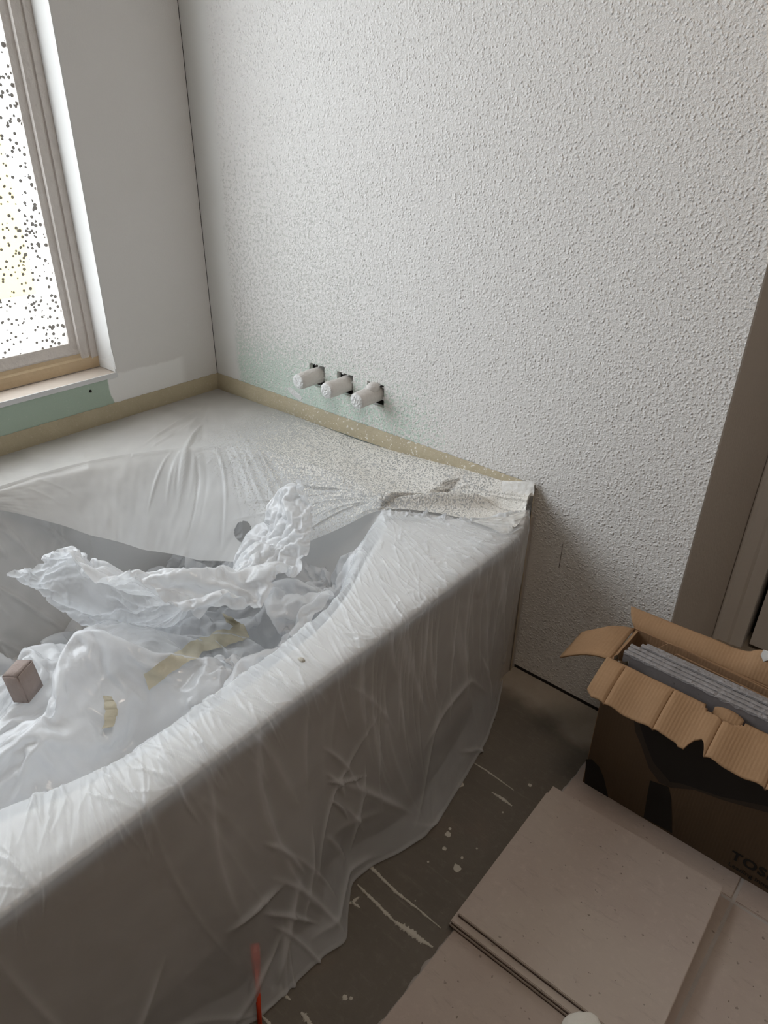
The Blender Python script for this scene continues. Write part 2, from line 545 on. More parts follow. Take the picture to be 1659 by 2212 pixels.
# back wall: drywall face with three cut-outs for the plumbing
HOLES = [(0.403, 0.459, 0.559, 0.6185), (0.504, 0.559, 0.562, 0.6185), (0.606, 0.661, 0.562, 0.618)]
xs = sorted({0.0, WX} | {h[0] for h in HOLES} | {h[1] for h in HOLES})
zs = sorted({0.0, ROOM_Z} | {h[2] for h in HOLES} | {h[3] for h in HOLES} | {0.3, 0.9})
bm = bmesh.new()
cache = {}
def wv(x, y, z):
    k = (round(x, 5), round(y, 5), round(z, 5))
    if k not in cache:
        cache[k] = bm.verts.new(k)
    return cache[k]
def in_hole(x, z):
    return any(h[0] < x < h[1] and h[2] < z < h[3] for h in HOLES)
for a, b in zip(xs[:-1], xs[1:]):
    for c, d in zip(zs[:-1], zs[1:]):
        if in_hole((a + b) / 2, (c + d) / 2):
            for p, q in (((a, c), (b, c)), ((b, c), (b, d)), ((b, d), (a, d)), ((a, d), (a, c))):
                mx, mz = (p[0] + q[0]) / 2, (p[1] + q[1]) / 2
                ex, ez = (mx - (a + b) / 2) * 0.01, (mz - (c + d) / 2) * 0.01
                if not in_hole(mx + ex, mz + ez):
                    bm.faces.new([wv(p[0], 0, p[1]), wv(q[0], 0, q[1]), wv(q[0], DRY, q[1]), wv(p[0], DRY, p[1])])
        else:
            bm.faces.new([wv(a, 0, c), wv(b, 0, c), wv(b, 0, d), wv(a, 0, d)])
            bm.faces.new([wv(a, DRY, c), wv(a, DRY, d), wv(b, DRY, d), wv(b, DRY, c)])
for c, d in zip(zs[:-1], zs[1:]):
    bm.faces.new([wv(WX, 0, c), wv(WX, 0, d), wv(WX, DRY, d), wv(WX, DRY, c)])
wall_back = from_bm('wall_back', bm, M_WALLB, kind='structure')
box('wall_cavity', (-0.13, DRY + 0.09, 0), (WX - 0.014, DRY + 0.10, ROOM_Z), M_DARK, wall_back)
for hx in (0.412, 0.512, 0.612):
    box('stud', (hx - 0.012, DRY + 0.012, 0.50), (hx + 0.006, DRY + 0.05, 0.70), M_STUD, wall_back)
# ragged paper at the cut edges
for k, h in enumerate(HOLES):
    V, F = [], []
    r = np.random.default_rng(40 + k)
    for j in range(14):
        side = j % 4
        w = r.uniform(0.003, 0.009)
        if side in (0, 2):
            x0 = r.uniform(h[0], h[1] - w)
            zz = h[3] if side == 0 else h[2]
            tri = [(x0, -0.001, zz), (x0 + w, -0.001, zz), (x0 + w / 2, -0.0035, zz + (-1 if side == 0 else 1) * r.uniform(0.001, 0.004))]
        else:
            z0 = r.uniform(h[2], h[3] - w)
            xx = h[0] if side == 1 else h[1]
            tri = [(xx, -0.001, z0), (xx, -0.001, z0 + w), (xx + (1 if side == 1 else -1) * r.uniform(0.001, 0.003), -0.0035, z0 + w / 2)]
        b0 = len(V)
        V += tri
        F.append((b0, b0 + 1, b0 + 2))
    pydata('torn_paper_edge', V, F, M_FLAKE, wall_back)

# left wall with the window opening; a 2 mm open joint is left in the corner
def wall_with_opening(name, x0, x1, y0, y1, z0, z1, oy0, oy1, oz0, oz1, mat):
    bm = bmesh.new()
    for lo, hi in (((x0, y0, z0), (x1, y1, oz0)), ((x0, y0, oz1), (x1, y1, z1)), ((x0, y0, oz0), (x1, oy0, oz1)), ((x0, oy1, oz0), (x1, y1, oz1))):
        box_bm(bm, lo, hi)
    return from_bm(name, bm, mat, kind='structure')
wall_left = wall_with_opening('wall_left', -0.13, 0.0, ROOM_Y, -0.0018, 0, ROOM_Z, WIN_Y0, WIN_Y1, WIN_Z0, WIN_Z1, M_WALLL)
box('corner_filler', (-0.13, 0.004, 0), (0.0, 0.03, ROOM_Z), M_DARK, wall_left)
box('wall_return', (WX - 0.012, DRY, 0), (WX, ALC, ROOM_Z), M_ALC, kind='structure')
box('wall_right', (ROOM_X, ROOM_Y, 0), (ROOM_X + 0.1, ALC + 0.12, ROOM_Z), M_FARWALL, kind='structure')
box('wall_front', (-0.13, ROOM_Y - 0.1, 0), (ROOM_X + 0.1, ROOM_Y, ROOM_Z), M_FARWALL, kind='structure')
# alcove wall with a door frame
DX0, DX1 = 1.505, 2.30
bm = bmesh.new()
for lo, hi in (((WX - 0.013, ALC, 0), (1.470, ALC + 0.1, ROOM_Z)), ((DX1 + 0.03, ALC, 0), (ROOM_X, ALC + 0.1, ROOM_Z)), ((1.470, ALC, 2.07), (DX1 + 0.03, ALC + 0.1, ROOM_Z))):
    box_bm(bm, lo, hi)
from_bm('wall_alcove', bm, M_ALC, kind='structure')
# door casing: stepped profile swept up the jamb
prof = [(1.4275, 0.0), (1.4275, -0.017), (1.431, -0.0195), (1.436, -0.019), (1.440, -0.014), (1.452, -0.0125), (1.462, -0.0115), (1.470, -0.0145), (1.479, -0.012), (1.490, -0.0105), (1.4975, -0.009), (1.4985, 0.0), (1.4985, 0.06), (1.470, 0.06), (1.470, 0.0)]
bm = bmesh.new()
lo = [bm.verts.new((x, ALC + y, 0.0)) for x, y in prof]
hi = [bm.verts.new((x, ALC + y, 2.10)) for x, y in prof]
for k in range(len(prof)):
    q = (k + 1) % len(prof)
    bm.faces.new([lo[k], lo[q], hi[q], hi[k]])
bm.faces.new(lo[::-1])
bm.faces.new(hi)
from_bm('trim_1', bm, M_TRIM, kind='structure')
door = box('door_1', (1.511, ALC + 0.004, 0.012), (DX1, ALC + 0.042, 2.05), M_TRIM, bevel=0.002, kind='structure')
box('raised_panel', (1.63, ALC - 0.002, 0.25), (2.19, ALC + 0.006, 0.95), M_TRIM, door, bevel=0.004)
box('wall_behind_door', (1.44, ALC + 0.075, 0), (DX1 + 0.1, ALC + 0.09, 2.1), M_DARK, kind='structure')

# outside the window: patio and the neighbouring wall
box('patio_ground', (-9, -8, -0.35), (-0.14, 5, -0.15), M_PATIO, kind='structure')
box('sky_blocker', (-0.75, -6.0, 2.62), (-0.13, 5.0, 2.75), M_PATIO, kind='structure')  # unseen slab added above the window to cut light from the high sky
box('wall_neighbour', (-4.4, -1.2, -0.15), (-4.2, 1.34, 2.3), M_YELLOW, kind='structure')

# ------------------------------------------------------------------ window
win = empty('window_1', (-0.09, (WIN_Y0 + WIN_Y1) / 2, WIN_Z0), kind='structure')
def reveal(name, lo, hi, mat):
    return box(name, lo, hi, mat, win)
# drywall return of the reveal, slightly ragged at its lower end
bm = bmesh.new()
nz = 60
front, back = [], []
for k in range(nz + 1):
    z = 0.5785 + (WIN_Z1 - 0.5785) * (k / nz) ** 1.6
    j = 0.0
    if z < 0.70:
        j = -abs(noise.noise(Vector((z * 60, 3.1, 0)))) * 0.006 * (1 - (z - 0.5785) / 0.13)
    front.append(bm.verts.new((0.0008 + j, WIN_Y1 - 0.0035, z)))
    back.append(bm.verts.new((-0.078, WIN_Y1 - 0.0035 - 0.002 * (z < 0.60), z)))
wall_edge = [bm.verts.new((v.co.x, WIN_Y1 + 0.001, v.co.z)) for v in front]
for k in range(nz):
    bm.faces.new([front[k], front[k + 1], back[k + 1], back[k]])
    bm.faces.new([wall_edge[k], wall_edge[k + 1], front[k + 1], front[k]])
from_bm('reveal_side', bm, M_REVEAL, win)
# a loose torn flap of drywall paper at the reveal's foot
V = [(0.002, -0.3235, 0.640), (0.004, -0.3225, 0.605), (0.003, -0.322, 0.586), (-0.02, -0.326, 0.590), (-0.045, -0.327, 0.598), (-0.025, -0.328, 0.612), (-0.008, -0.327, 0.622)]
pydata('torn_drywall_paper', V, [tuple(range(len(V)))], M_REVEAL, win)
sill = box('sill', (-0.082, WIN_Y0, WIN_Z0 - 0.004), (0.0005, WIN_Y1 - 0.001, WIN_Z0 + 0.0015), M_SILL, win)
box('corner_bead', (-0.001, WIN_Y0, WIN_Z0 - 0.010), (0.0022, WIN_Y1 + 0.001, WIN_Z0 + 0.0028), M_METAL, win, bevel=0.0008)
# frame: outer leg, step and bead down the side, and the bottom rail, all under film and tape
def rail(name, prof, vertical, mat):
    bm = bmesh.new()
    a = []
    for (x, d) in prof:
        if vertical:
            a.append((bm.verts.new((x, WIN_Y1 - 0.002 - d, WIN_Z0 + 0.0)), bm.verts.new((x, WIN_Y1 - 0.002 - d, WIN_Z1))))
        else:
            a.append((bm.verts.new((x, WIN_Y0, WIN_Z0 + d)), bm.verts.new((x, WIN_Y1 - 0.003, WIN_Z0 + d))))
    for k in range(len(a) - 1):
        bm.faces.new([a[k][0], a[k + 1][0], a[k + 1][1], a[k][1]])
    return from_bm(name, bm, mat, win, smooth=False)
rail('frame_side', [(-0.076, 0.0), (-0.075, 0.020), (-0.080, 0.0215), (-0.080, 0.024), (-0.077, 0.027), (-0.078, 0.046), (-0.086, 0.049), (-0.086, 0.056), (-0.090, 0.066), (-0.112, 0.068)], True, M_FRAME)
rail('frame_bottom', [(-0.076, 0.0), (-0.075, 0.018), (-0.077, 0.030), (-0.082, 0.034), (-0.083, 0.050), (-0.088, 0.062), (-0.092, 0.074), (-0.112, 0.076)], False, M_FRAME)
rail('tape_over_rail', [(-0.0735, 0.004), (-0.0735, 0.02), (-0.0755, 0.031), (-0.0805, 0.036), (-0.082, 0.046)], False, M_TANTAPE)
box('frame_top', (-0.112, WIN_Y0, WIN_Z1 - 0.06), (-0.076, WIN_Y1, WIN_Z1), M_FRAME, win)
box('frame_far_side', (-0.112, WIN_Y0, WIN_Z0), (-0.076, WIN_Y0 + 0.06, WIN_Z1), M_FRAME, win)
V = []
ny, nzz = 40, 40
P = np.zeros((ny, nzz, 3))
yy, zz = np.meshgrid(np.linspace(WIN_Y0 + 0.05, WIN_Y1 - 0.062, ny), np.linspace(WIN_Z0 + 0.068, WIN_Z1 - 0.05, nzz), indexing='ij')
P[..., 0] = -0.096 + 0.0015 * fbm(yy, zz, 6, 2, 5)
P[..., 1], P[..., 2] = yy, zz
grid('pane_film', P, M_PANE, win)
# screw in the green board
bm = bmesh.new()
bmesh.ops.create_cone(bm, cap_ends=True, segments=12, radius1=0.0042, radius2=0.0034, depth=0.002, matrix=Matrix.Translation((0.0006, -0.401, 0.546)) @ Matrix.Rotation(math.pi / 2, 4, 'Y'))
from_bm('screw', bm, M_DARK, wall_left)

# ------------------------------------------------------------------ floor details
TX, TY, TP, TG = 1.375, -0.265, 0.336, 0.006
r = np.random.default_rng(7)
tile_mesh = None
for ix in range(3):
    for iy in range(-4, 1):
        x0, y0 = TX + ix * TP, TY + iy * TP
        if tile_mesh is None:
            bm = bmesh.new()
            box_bm(bm, (0, 0, 0), (TP - TG, TP - TG, 0.0085))
            bmesh.ops.bevel(bm, geom=[e for e in bm.edges if all(v.co.z > 0.004 for v in e.verts)], offset=0.0015, segments=2, affect='EDGES')
            bmesh.ops.recalc_face_normals(bm, faces=bm.faces)
            tile_mesh = bpy.data.meshes.new('floor_tile')
            bm.to_mesh(tile_mesh)
            bm.free()
            tile_mesh.materials.append(M_FTILE)
        o = bpy.data.objects.new('floor_tile', tile_mesh)
        COL.objects.link(o)
        o.location = (x0, y0, 0.0012 + r.uniform(-0.0003, 0.0003))
        o.parent = floor
box('grout', (TX + 0.003, TY - 4 * TP, 0.0), (TX + 3 * TP, TY + TP - 0.006, 0.0075), M_GROUT, floor)
# ragged mortar lip along the open edge of the laid tiles
V, F = [], []
n = 160
for k in range(n + 1):
    y = TY - 4 * TP + 5 * TP * k / n
    w = 0.003 + 0.006 * abs(noise.noise(Vector((y * 35, 0, 0)))) + 0.004 * abs(noise.noise(Vector((y * 120, 5, 0))))
    V += [(TX - w, y, 0.0004), (TX - w * 0.4, y, 0.0045), (TX + 0.003, y, 0.0060)]
for k in range(n):
    for j in range(2):
        a = k * 3 + j
        F.append((a, a + 1, a + 4, a + 3))
pydata('mortar_lip', V, F, M_GROUT, floor, True)

def smear(pts, widths, seed, mat=M_PLASTER, name='plaster_smear', h=0.0022):
    """a ragged ridge of dried plaster along floor points"""
    P = [zpl(p, 0.0) for p in pts]
    seg, V, F = 26, [], []
    for k in range(seg * (len(P) - 1) + 1):
        i = min(k // seg, len(P) - 2)
        f = k / seg - i
        c = P[i].lerp(P[i + 1], f)
        d = (P[i + 1] - P[i]).normalized()
        nn = Vector((-d.y, d.x, 0))
        w = widths[i] * (1 - f) + widths[i + 1] * f
        wl = w * (0.55 + 0.9 * abs(noise.noise(Vector((k * 0.31, seed, 0)))))
        wr = w * (0.25 + 1.1 * abs(noise.noise(Vector((k * 0.43, seed + 9, 0)))))
        V += [c + nn * wl + Vector((0, 0, 0.0002)), c + nn * wl * 0.6 + Vector((0, 0, h)), c - nn * wr * 0.6 + Vector((0, 0, h)), c - nn * wr + Vector((0, 0, 0.0002))]
    for k in range(len(V) // 4 - 1):
        for j in range(3):
            a = k * 4 + j
            F.append((a, a + 1, a + 5, a + 4))
    return pydata(name, V, F, mat, floor, True)
smear([(797, 1872), (858, 1930), (900, 1962), (952, 2006)], [0.006, 0.005, 0.003, 0.0015], 1)
smear([(772, 1912), (815, 1955), (850, 1990), (885, 2015), (935, 2048)], [0.003, 0.006, 0.004, 0.011, 0.003], 2)
smear([(1015, 1644), (1050, 1665), (1110, 1708)], [0.001, 0.003, 0.001], 3)
smear([(1062, 1712), (1085, 1726), (1106, 1742)], [0.001, 0.007, 0.002], 4)
smear([(604, 2132), (612, 2148), (628, 2162)], [0.004, 0.006, 0.002], 5)
smear([(650, 2188), (660, 2200), (672, 2216)], [0.004, 0.007, 0.004], 6)
smear([(562, 2192), (580, 2212), (590, 2225)], [0.003, 0.004, 0.003], 7)
smear([(750, 1955), (766, 1947), (776, 1938)], [0.001, 0.006, 0.002], 8)
smear([(757, 1948), (768, 1956), (778, 1962)], [0.001, 0.005, 0.001], 9)
def blob(px, rad, name='plaster_drop', mat=M_PLASTER, k=0):
    c = zpl(px, 0.0)
    V = [(c.x, c.y, 0.0018)]
    n = 12
    for ring, hz in ((0.6, 0.0014), (1.0, 0.0002)):
        for j in range(n):
            a = 2 * math.pi * j / n
            rr = rad * ring * (1 + 0.35 * noise.noise(Vector((math.cos(a) * 1.7 + k, math.sin(a) * 1.7, px[0] * 0.1))))
            V.append((c.x + rr * math.cos(a), c.y + rr * math.sin(a), hz))
    F = [(0, 1 + j, 1 + (j + 1) % n) for j in range(n)] + [(1 + j, 1 + n + j, 1 + n + (j + 1) % n, 1 + (j + 1) % n) for j in range(n)]
    return pydata(name, V, F, mat, floor, True)
for k, (px, rad) in enumerate([((968, 1802), 0.006), ((987, 1875), 0.0075), ((994, 1694), 0.0075), ((960, 1833), 0.004), ((972, 1790), 0.003), ((998, 1853), 0.003), ((1145, 1696), 0.004), ((1030, 1833), 0.002), ((874, 1832), 0.002), ((745, 2155), 0.0045), ((758, 2157), 0.003), ((1068, 1555), 0.002), ((925, 1862), 0.002), ((897, 1946), 0.0015), ((1086, 1755), 0.002)]):
    blob(px, rad, k=k, mat=M_DARK if px == (1068, 1555) else M_PLASTER)

# ------------------------------------------------------------------ bathtub
H = 0.445                                                   # height of the film on the deck
tub = empty('bathtub', (0.565, -0.8, 0), label='white bathtub built into the corner, wrapped in plastic film', category='bathtub')
RIMP = [(0.872, -0.222), (0.93, -0.345), (0.975, -0.43), (1.015, -0.537), (1.034, -0.681), (1.040, -0.836), (1.035, -0.98), (1.003, -1.101), (0.93, -1.25), (0.82, -1.37), (0.62, -1.45), (0.42, -1.42), (0.26, -1.28), (0.18, -1.08), (0.155, -0.88), (0.155, -0.70), (0.175, -0.537), (0.225, -0.42), (0.29, -0.315), (0.36, -0.235), (0.48, -0.19), (0.617, -0.175), (0.75, -0.178), (0.835, -0.196)]
BC = np.array((0.6, -0.8))
_th = np.array([math.atan2(p[1] - BC[1], p[0] - BC[0]) for p in RIMP])
_rr = np.array([math.hypot(p[0] - BC[0], p[1] - BC[1]) for p in RIMP])
_o = np.argsort(_th)
_th, _rr = _th[_o], _rr[_o]
_th3 = np.concatenate([_th - 2 * math.pi, _th, _th + 2 * math.pi])
_rr3 = np.tile(_rr, 3)
def rim_r(th):
    th = np.asarray(th)
    base = sum(np.interp((th + d + math.pi) % (2 * math.pi) - math.pi, _th3, _rr3) for d in (-0.08, -0.04, 0, 0.04, 0.08)) / 5
    return base
DZ = H - 0.006
YB = -1.85
XL = 1.122
def sq_r(th, x0, x1, y0, y1):
    c, s = np.cos(th), np.sin(th)
    rx = np.where(c > 0, (x1 - BC[0]) / np.maximum(c, 1e-9), (x0 - BC[0]) / np.minimum(c, -1e-9))
    ry = np.where(s > 0, (y1 - BC[1]) / np.maximum(s, 1e-9), (y0 - BC[1]) / np.minimum(s, -1e-9))
    return np.minimum(rx, ry)
th = np.linspace(0, 2 * math.pi, 193)
Rr = rim_r(th) + 0.012
Rs = sq_r(th, 0.003, XL, YB, -0.003)
def ring(rad, z):
    return np.stack([BC[0] + rad * np.cos(th), BC[1] + rad * np.sin(th), np.full_like(th, z)], -1)
rows = [ring(Rs, DZ - 0.010), ring(Rs, DZ - 0.004), ring(Rs - 0.003, DZ)]
rows += [ring(Rs + (Rr - Rs) * f, DZ) for f in (0.3, 0.6, 0.9)]
rows += [ring(Rr - 0.003, DZ - 0.001)]
rows = np.array(rows)
rows[..., 0] = np.minimum(rows[..., 0], 1.090 + (XL - 1.090) * sstep(-0.02, -0.10, rows[..., 1]))
grid('deck', rows, M_TUB, tub)
rows = []
for f, z in ((1.0, DZ - 0.001), (0.985, DZ - 0.006), (0.965, DZ - 0.02), (0.94, 0.36), (0.90, 0.26), (0.86, 0.17), (0.81, 0.11), (0.74, 0.075), (0.6, 0.06), (0.3, 0.057), (0.02, 0.055)):
    rows.append(ring((Rr - 0.003) * f, z))
grid('basin', np.array(rows), M_TUB, tub)
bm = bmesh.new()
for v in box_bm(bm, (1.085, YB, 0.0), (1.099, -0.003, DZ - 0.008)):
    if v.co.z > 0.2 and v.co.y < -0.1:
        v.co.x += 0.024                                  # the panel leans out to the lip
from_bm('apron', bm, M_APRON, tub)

# ------------------------------------------------------------------ masking tape along the walls
def strip(name, A, B, n, seed, mat, bulge=0.004, rag=0.0015, **props):
    """tape between two 3-D polylines A (upper) and B (lower)"""
    def along(Q):
        Q = np.array(Q, float)
        s = np.concatenate([[0], np.cumsum(np.linalg.norm(np.diff(Q, axis=0), axis=1))])
        u = np.linspace(0, s[-1], n)
        return np.stack([np.interp(u, s, Q[:, k]) for k in range(3)], -1), u
    a, u = along(A)
    b, _ = along(B)
    m = 7
    P = np.zeros((n, m, 3))
    rg = np.array([noise.noise(Vector((x * 60, seed, 0))) + 0.6 * noise.noise(Vector((x * 190, seed, 3))) for x in u])
    nor = props.pop('outward')
    for j in range(m):
        f = j / (m - 1)
        P[:, j] = a * (1 - f) + b * f + np.array(nor) * (bulge * math.sin(math.pi * f) + 0.0012)
    P[:, 0, 2] += rag * rg
    P[..., :] += (0.0006 * fbm(u[:, None] + 0 * P[..., 0], P[..., 2] * 3, 25, 2, int(seed) + 3))[..., None] * np.array(nor)
    return grid(name, P, mat, **props)
strip('masking_tape', [(0.0, -1.85, 0.4945), (0.0, -0.001, 0.4975)], [(0.007, -1.85, 0.449), (0.007, -0.008, 0.449)], 500, 1.0, M_TAPE, outward=(1, 0, 0),
      label='tan masking tape along the bottom of the window wall', category='tape')
strip('masking_tape', [(0.001, 0.0, 0.4975), (1.090, 0.0, 0.5035)], [(0.008, -0.009, 0.451), (0.45, -0.009, 0.458), (1.0, -0.012, 0.472), (1.088, -0.012, 0.482)], 420, 4.0, M_TAPE, outward=(0, -1, 0),
      label='paint-spattered tan masking tape along the textured wall', category='tape')
strip('masking_tape', [(1.092, -0.001, 0.495), (1.0945, -0.001, 0.0)], [(1.1005, -0.022, 0.49), (1.1005, -0.022, 0.0)], 160, 7.0, simple('yellowed_vertical_tape', (0.50, 0.42, 0.30), 0.6, 0.15, 14, 0.001, 60), outward=(0.5, -0.5, 0),
      label='narrow upright masking tape at the tub end beside the smooth wall foot', category='tape')

# ------------------------------------------------------------------ back sheet: taped along both walls, hanging into the basin
t0, t1 = math.radians(53), math.radians(236)
NT_, NS = 560, 170
th = np.linspace(t0, t1, NT_)
W = sq_r(th, 0.006, XL - 0.004, -9, -0.011)
wx, wy = BC[0] + W * np.cos(th), BC[1] + W * np.sin(th)
wz = 0.452 + 0.006 * sstep(0.05, 0.4, wx) + 0.034 * sstep(0.55, 1.07, wx) * sstep(-0.13, -0.02, wy)
R_ = np.minimum(rim_r(th), W - 0.012)
# free edge, from the rim at the right round the hammock to the window side
EDG = [(1.10, -0.13, 0.446), (1.00, -0.14, 0.447), (0.93, -0.17, 0.448), (0.862, -0.212, 0.447), (0.80, -0.235, 0.405), (0.72, -0.272, 0.345), (0.64, -0.325, 0.292), (0.57, -0.40, 0.268), (0.50, -0.462, 0.272), (0.40, -0.545, 0.298), (0.31, -0.62, 0.335), (0.235, -0.69, 0.378), (0.165, -0.77, 0.415), (0.13, -0.90, 0.437), (0.10, -1.2, 0.445), (0.08, -1.45, 0.445)]
eth = np.array([math.atan2(p[1] - BC[1], p[0] - BC[0]) % (2 * math.pi) for p in EDG])
eo = np.argsort(eth)
er = np.array([math.hypot(p[0] - BC[0], p[1] - BC[1]) for p in EDG])[eo]
ez = np.array([p[2] for p in EDG])[eo]
E_r = np.interp(th, eth[eo], er)
E_z = np.interp(th, eth[eo], ez)
k9 = np.ones(15) / 15
E_r = np.convolve(np.pad(E_r, 7, 'edge'), k9, 'valid')
E_z = np.convolve(np.pad(E_z, 7, 'edge'), k9, 'valid')
tt = np.linspace(0, 1, NS)
P = np.zeros((NT_, NS, 3))
rimfrac = 0.42
for i in range(NT_):
    deck_only = E_r[i] > R_[i] - 0.01
    if deck_only:
        rad = W[i] + (E_r[i] - W[i]) * tt
        z = wz[i] + (E_z[i] - wz[i]) * sstep(0, 0.35, tt)
    else:
        f1 = np.clip(tt / rimfrac, 0, 1)
        f2 = np.clip((tt - rimfrac) / (1 - rimfrac), 0, 1)
        rad = W[i] + (R_[i] - W[i]) * f1 + (E_r[i] - R_[i]) * f2
        drop = (H - E_z[i])
        z = wz[i] + (H - wz[i]) * sstep(0, 0.6, f1) - drop * (0.25 * f2 ** 2 + 0.75 * f2) * 1.0
        # soften the turn over the rim
        z -= 0.006 * np.exp(-((tt - rimfrac) / 0.05) ** 2) * (drop > 0.02)
    P[i, :, 0] = BC[0] + rad * math.cos(th[i])
    P[i, :, 1] = BC[1] + rad * math.sin(th[i])
    P[i, :, 2] = z
TH, TT = np.meshgrid(np.degrees(th), tt, indexing='ij')
A = (np.radians(TH)) * 0.55                    # metres along
B = TT * 0.40                                  # metres down the sheet
sp = []
r = np.random.default_rng(21)
corner = math.radians(126) * 0.55
def fold_line(A0, B0, A1, B1, w, amp):
    sp.append(((A0 + A1) / 2, (B0 + B1) / 2, math.atan2(B1 - B0, A1 - A0), math.hypot(A1 - A0, B1 - B0), w, amp))
for k in range(30):                            # fan of folds drawn from the corner down into the tub
    e = math.radians(r.uniform(76, 132)) * 0.55
    f0, f1 = r.uniform(0.05, 0.35), r.uniform(0.75, 1.0)
    B1 = r.uniform(0.30, 0.40)
    fold_line(corner + (e - corner) * f0, 0.05 + (B1 - 0.05) * f0, corner + (e - corner) * f1, 0.05 + (B1 - 0.05) * f1, r.uniform(0.002, 0.005), r.uniform(0.0016, 0.0045) * r.choice([1, 1, -0.7]))
pinch = math.radians(66) * 0.55
for k in range(26):                            # folds swinging out of the pinch at the front corner of the rim
    e = math.radians(r.uniform(80, 120)) * 0.55
    f0, f1 = r.uniform(0.0, 0.3), r.uniform(0.6, 1.0)
    B1 = r.uniform(0.20, 0.40)
    fold_line(pinch + (e - pinch) * f0, 0.19 + (B1 - 0.19) * f0, pinch + (e - pinch) * f1, 0.19 + (B1 - 0.19) * f1, r.uniform(0.002, 0.005), r.uniform(0.0015, 0.005) * r.choice([1, 1, -0.7]))
for k in range(9):                             # the slack pocket in the corner
    fold_line(corner + r.normal(0, 0.02), r.uniform(0.03, 0.08), corner + r.normal(0, 0.05), r.uniform(0.12, 0.18), r.uniform(0.003, 0.007), r.uniform(-0.008, 0.008))
for k in range(90):                            # small crumples along the back rim
    a0 = math.radians(r.uniform(70, 122)) * 0.55
    sp.append((a0, 0.17 + r.normal(0, 0.022), r.uniform(0, 3.14), r.uniform(0.015, 0.05), r.uniform(0.0015, 0.003), r.uniform(0.001, 0.0025)))
for k in range(10):                            # long faint folds on the window side
    a0 = math.radians(r.uniform(130, 215)) * 0.55
    sp.append((a0, r.uniform(0.05, 0.35), math.pi / 2 + r.normal(0.3, 0.3), r.uniform(0.08, 0.25), r.uniform(0.003, 0.006), r.uniform(0.0006, 0.002)))
for k in range(24):                            # pull lines towards the paper patch
    a0 = math.radians(r.uniform(53, 70)) * 0.55
    sp.append((a0, r.uniform(0.03, 0.22), r.normal(0.9, 0.25), r.uniform(0.06, 0.16), r.uniform(0.002, 0.004), r.uniform(0.002, 0.006)))
h = ridges(A, B, sp)
h += 0.0016 * fbm(A, B, 9, 3, 8) * sstep(0.02, 0.2, TT)
h *= sstep(0.0, 0.08, TT) * 0.95 + 0.05
# one big stretched fold from the rim to the patch, with a slack valley before it
X, Y = P[..., 0], P[..., 1]
d = (X - 0.85) * 0.62 - (Y + 0.185) * 0.78                 # positive in front of the line
l = (X - 0.85) * 0.78 + (Y + 0.185) * 0.62
on = sstep(-0.10, 0.0, l) * (1 - sstep(0.17, 0.24, l))
lift = on * (0.026 * np.exp(-(d / 0.014) ** 2) - 0.0 * d)
Nn = normals(P)
Nn *= np.sign(Nn[..., 2:3] + 1e-9)
P = P + Nn * h[..., None]
P[..., 2] += lift
P[..., 0] = np.minimum(P[..., 0], 1.093 + 0.029 * sstep(-0.02, -0.10, P[..., 1]))
P[..., 1] = np.minimum(P[..., 1], -0.006)
P[..., 2] = np.where(TT * 0 + (np.hypot(X - BC[0], Y - BC[1]) > R_[:, None] + 0.004), np.maximum(P[..., 2], H - 0.001), P[..., 2])
coat = np.clip(sstep(0.15, 0.55, P[..., 0]) * sstep(-0.36, -0.12, P[..., 1]) * 0.75 + sstep(0.98, 1.06, P[..., 0]) * sstep(-0.2, -0.1, P[..., 1]) * 0.6, 0, 1)
# a torn oval hole near the lowest point
cx, cy, cz = zpl((527, 1172), 0.29)
hole = ((P[..., 0] - cx) / 0.020) ** 2 + ((P[..., 1] - cy) / 0.017) ** 2 < 1
keep = ~(hole[:-1, :-1] | hole[1:, 1:])
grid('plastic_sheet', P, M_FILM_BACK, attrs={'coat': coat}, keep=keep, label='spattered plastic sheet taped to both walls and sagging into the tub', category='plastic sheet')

# white paper patch taped where the sheet ends at the wall
pp = [ypl((1086, 1040), -0.016), ypl((1157, 1042), -0.004), ypl((1156, 1073), -0.012), ypl((1088, 1076), -0.03)]
n1, n2 = 24, 12
P = np.zeros((n1, n2, 3))
for i in range(n1):
    for j in range(n2):
        f, g = i / (n1 - 1), j / (n2 - 1)
        q = (Vector(pp[0]) * (1 - f) + Vector(pp[1]) * f) * (1 - g) + (Vector(pp[3]) * (1 - f) + Vector(pp[2]) * f) * g
        P[i, j] = q + Vector((0, -0.004, 0.003)) * 1.5 + Vector((0, -1, 0.4)) * 0.0015 * noise.noise(Vector((f * 9, g * 4, 2)))
grid('tape_patch', P, M_WTAPE, label='short white tape patch at the right end of the sheet by the wall', category='tape')

# ------------------------------------------------------------------ front sheet: over the front deck, down the apron to the floor
I_ = [(1.100, -0.104), (1.04, -0.135), (0.98, -0.170), (0.92, -0.205), (0.872, -0.231), (0.915, -0.343), (0.962, -0.424), (0.990, -0.465), (1.015, -0.537), (1.034, -0.681), (1.040, -0.836), (1.046, -0.952), (1.027, -1.036), (1.003, -1.101), (0.95, -1.21), (0.87, -1.34)]
O_ = [(1.122, -0.068), (1.130, -0.10), (1.132, -0.15), (1.132, -0.22), (1.132, -0.29), (1.132, -0.39), (1.132, -0.46), (1.132, -0.50), (1.132, -0.575), (1.132, -0.71), (1.132, -0.86), (1.132, -0.97), (1.132, -1.06), (1.132, -1.13), (1.132, -1.26), (1.132, -1.42)]
I_, O_ = np.array(I_), np.array(O_)
s = np.concatenate([[0], np.cumsum(np.linalg.norm(np.diff((I_ + O_) / 2, axis=0), axis=1) + 0.4 * np.linalg.norm(np.diff(I_, axis=0), axis=1))])
NU = 760
u = np.linspace(0, s[-1], NU)
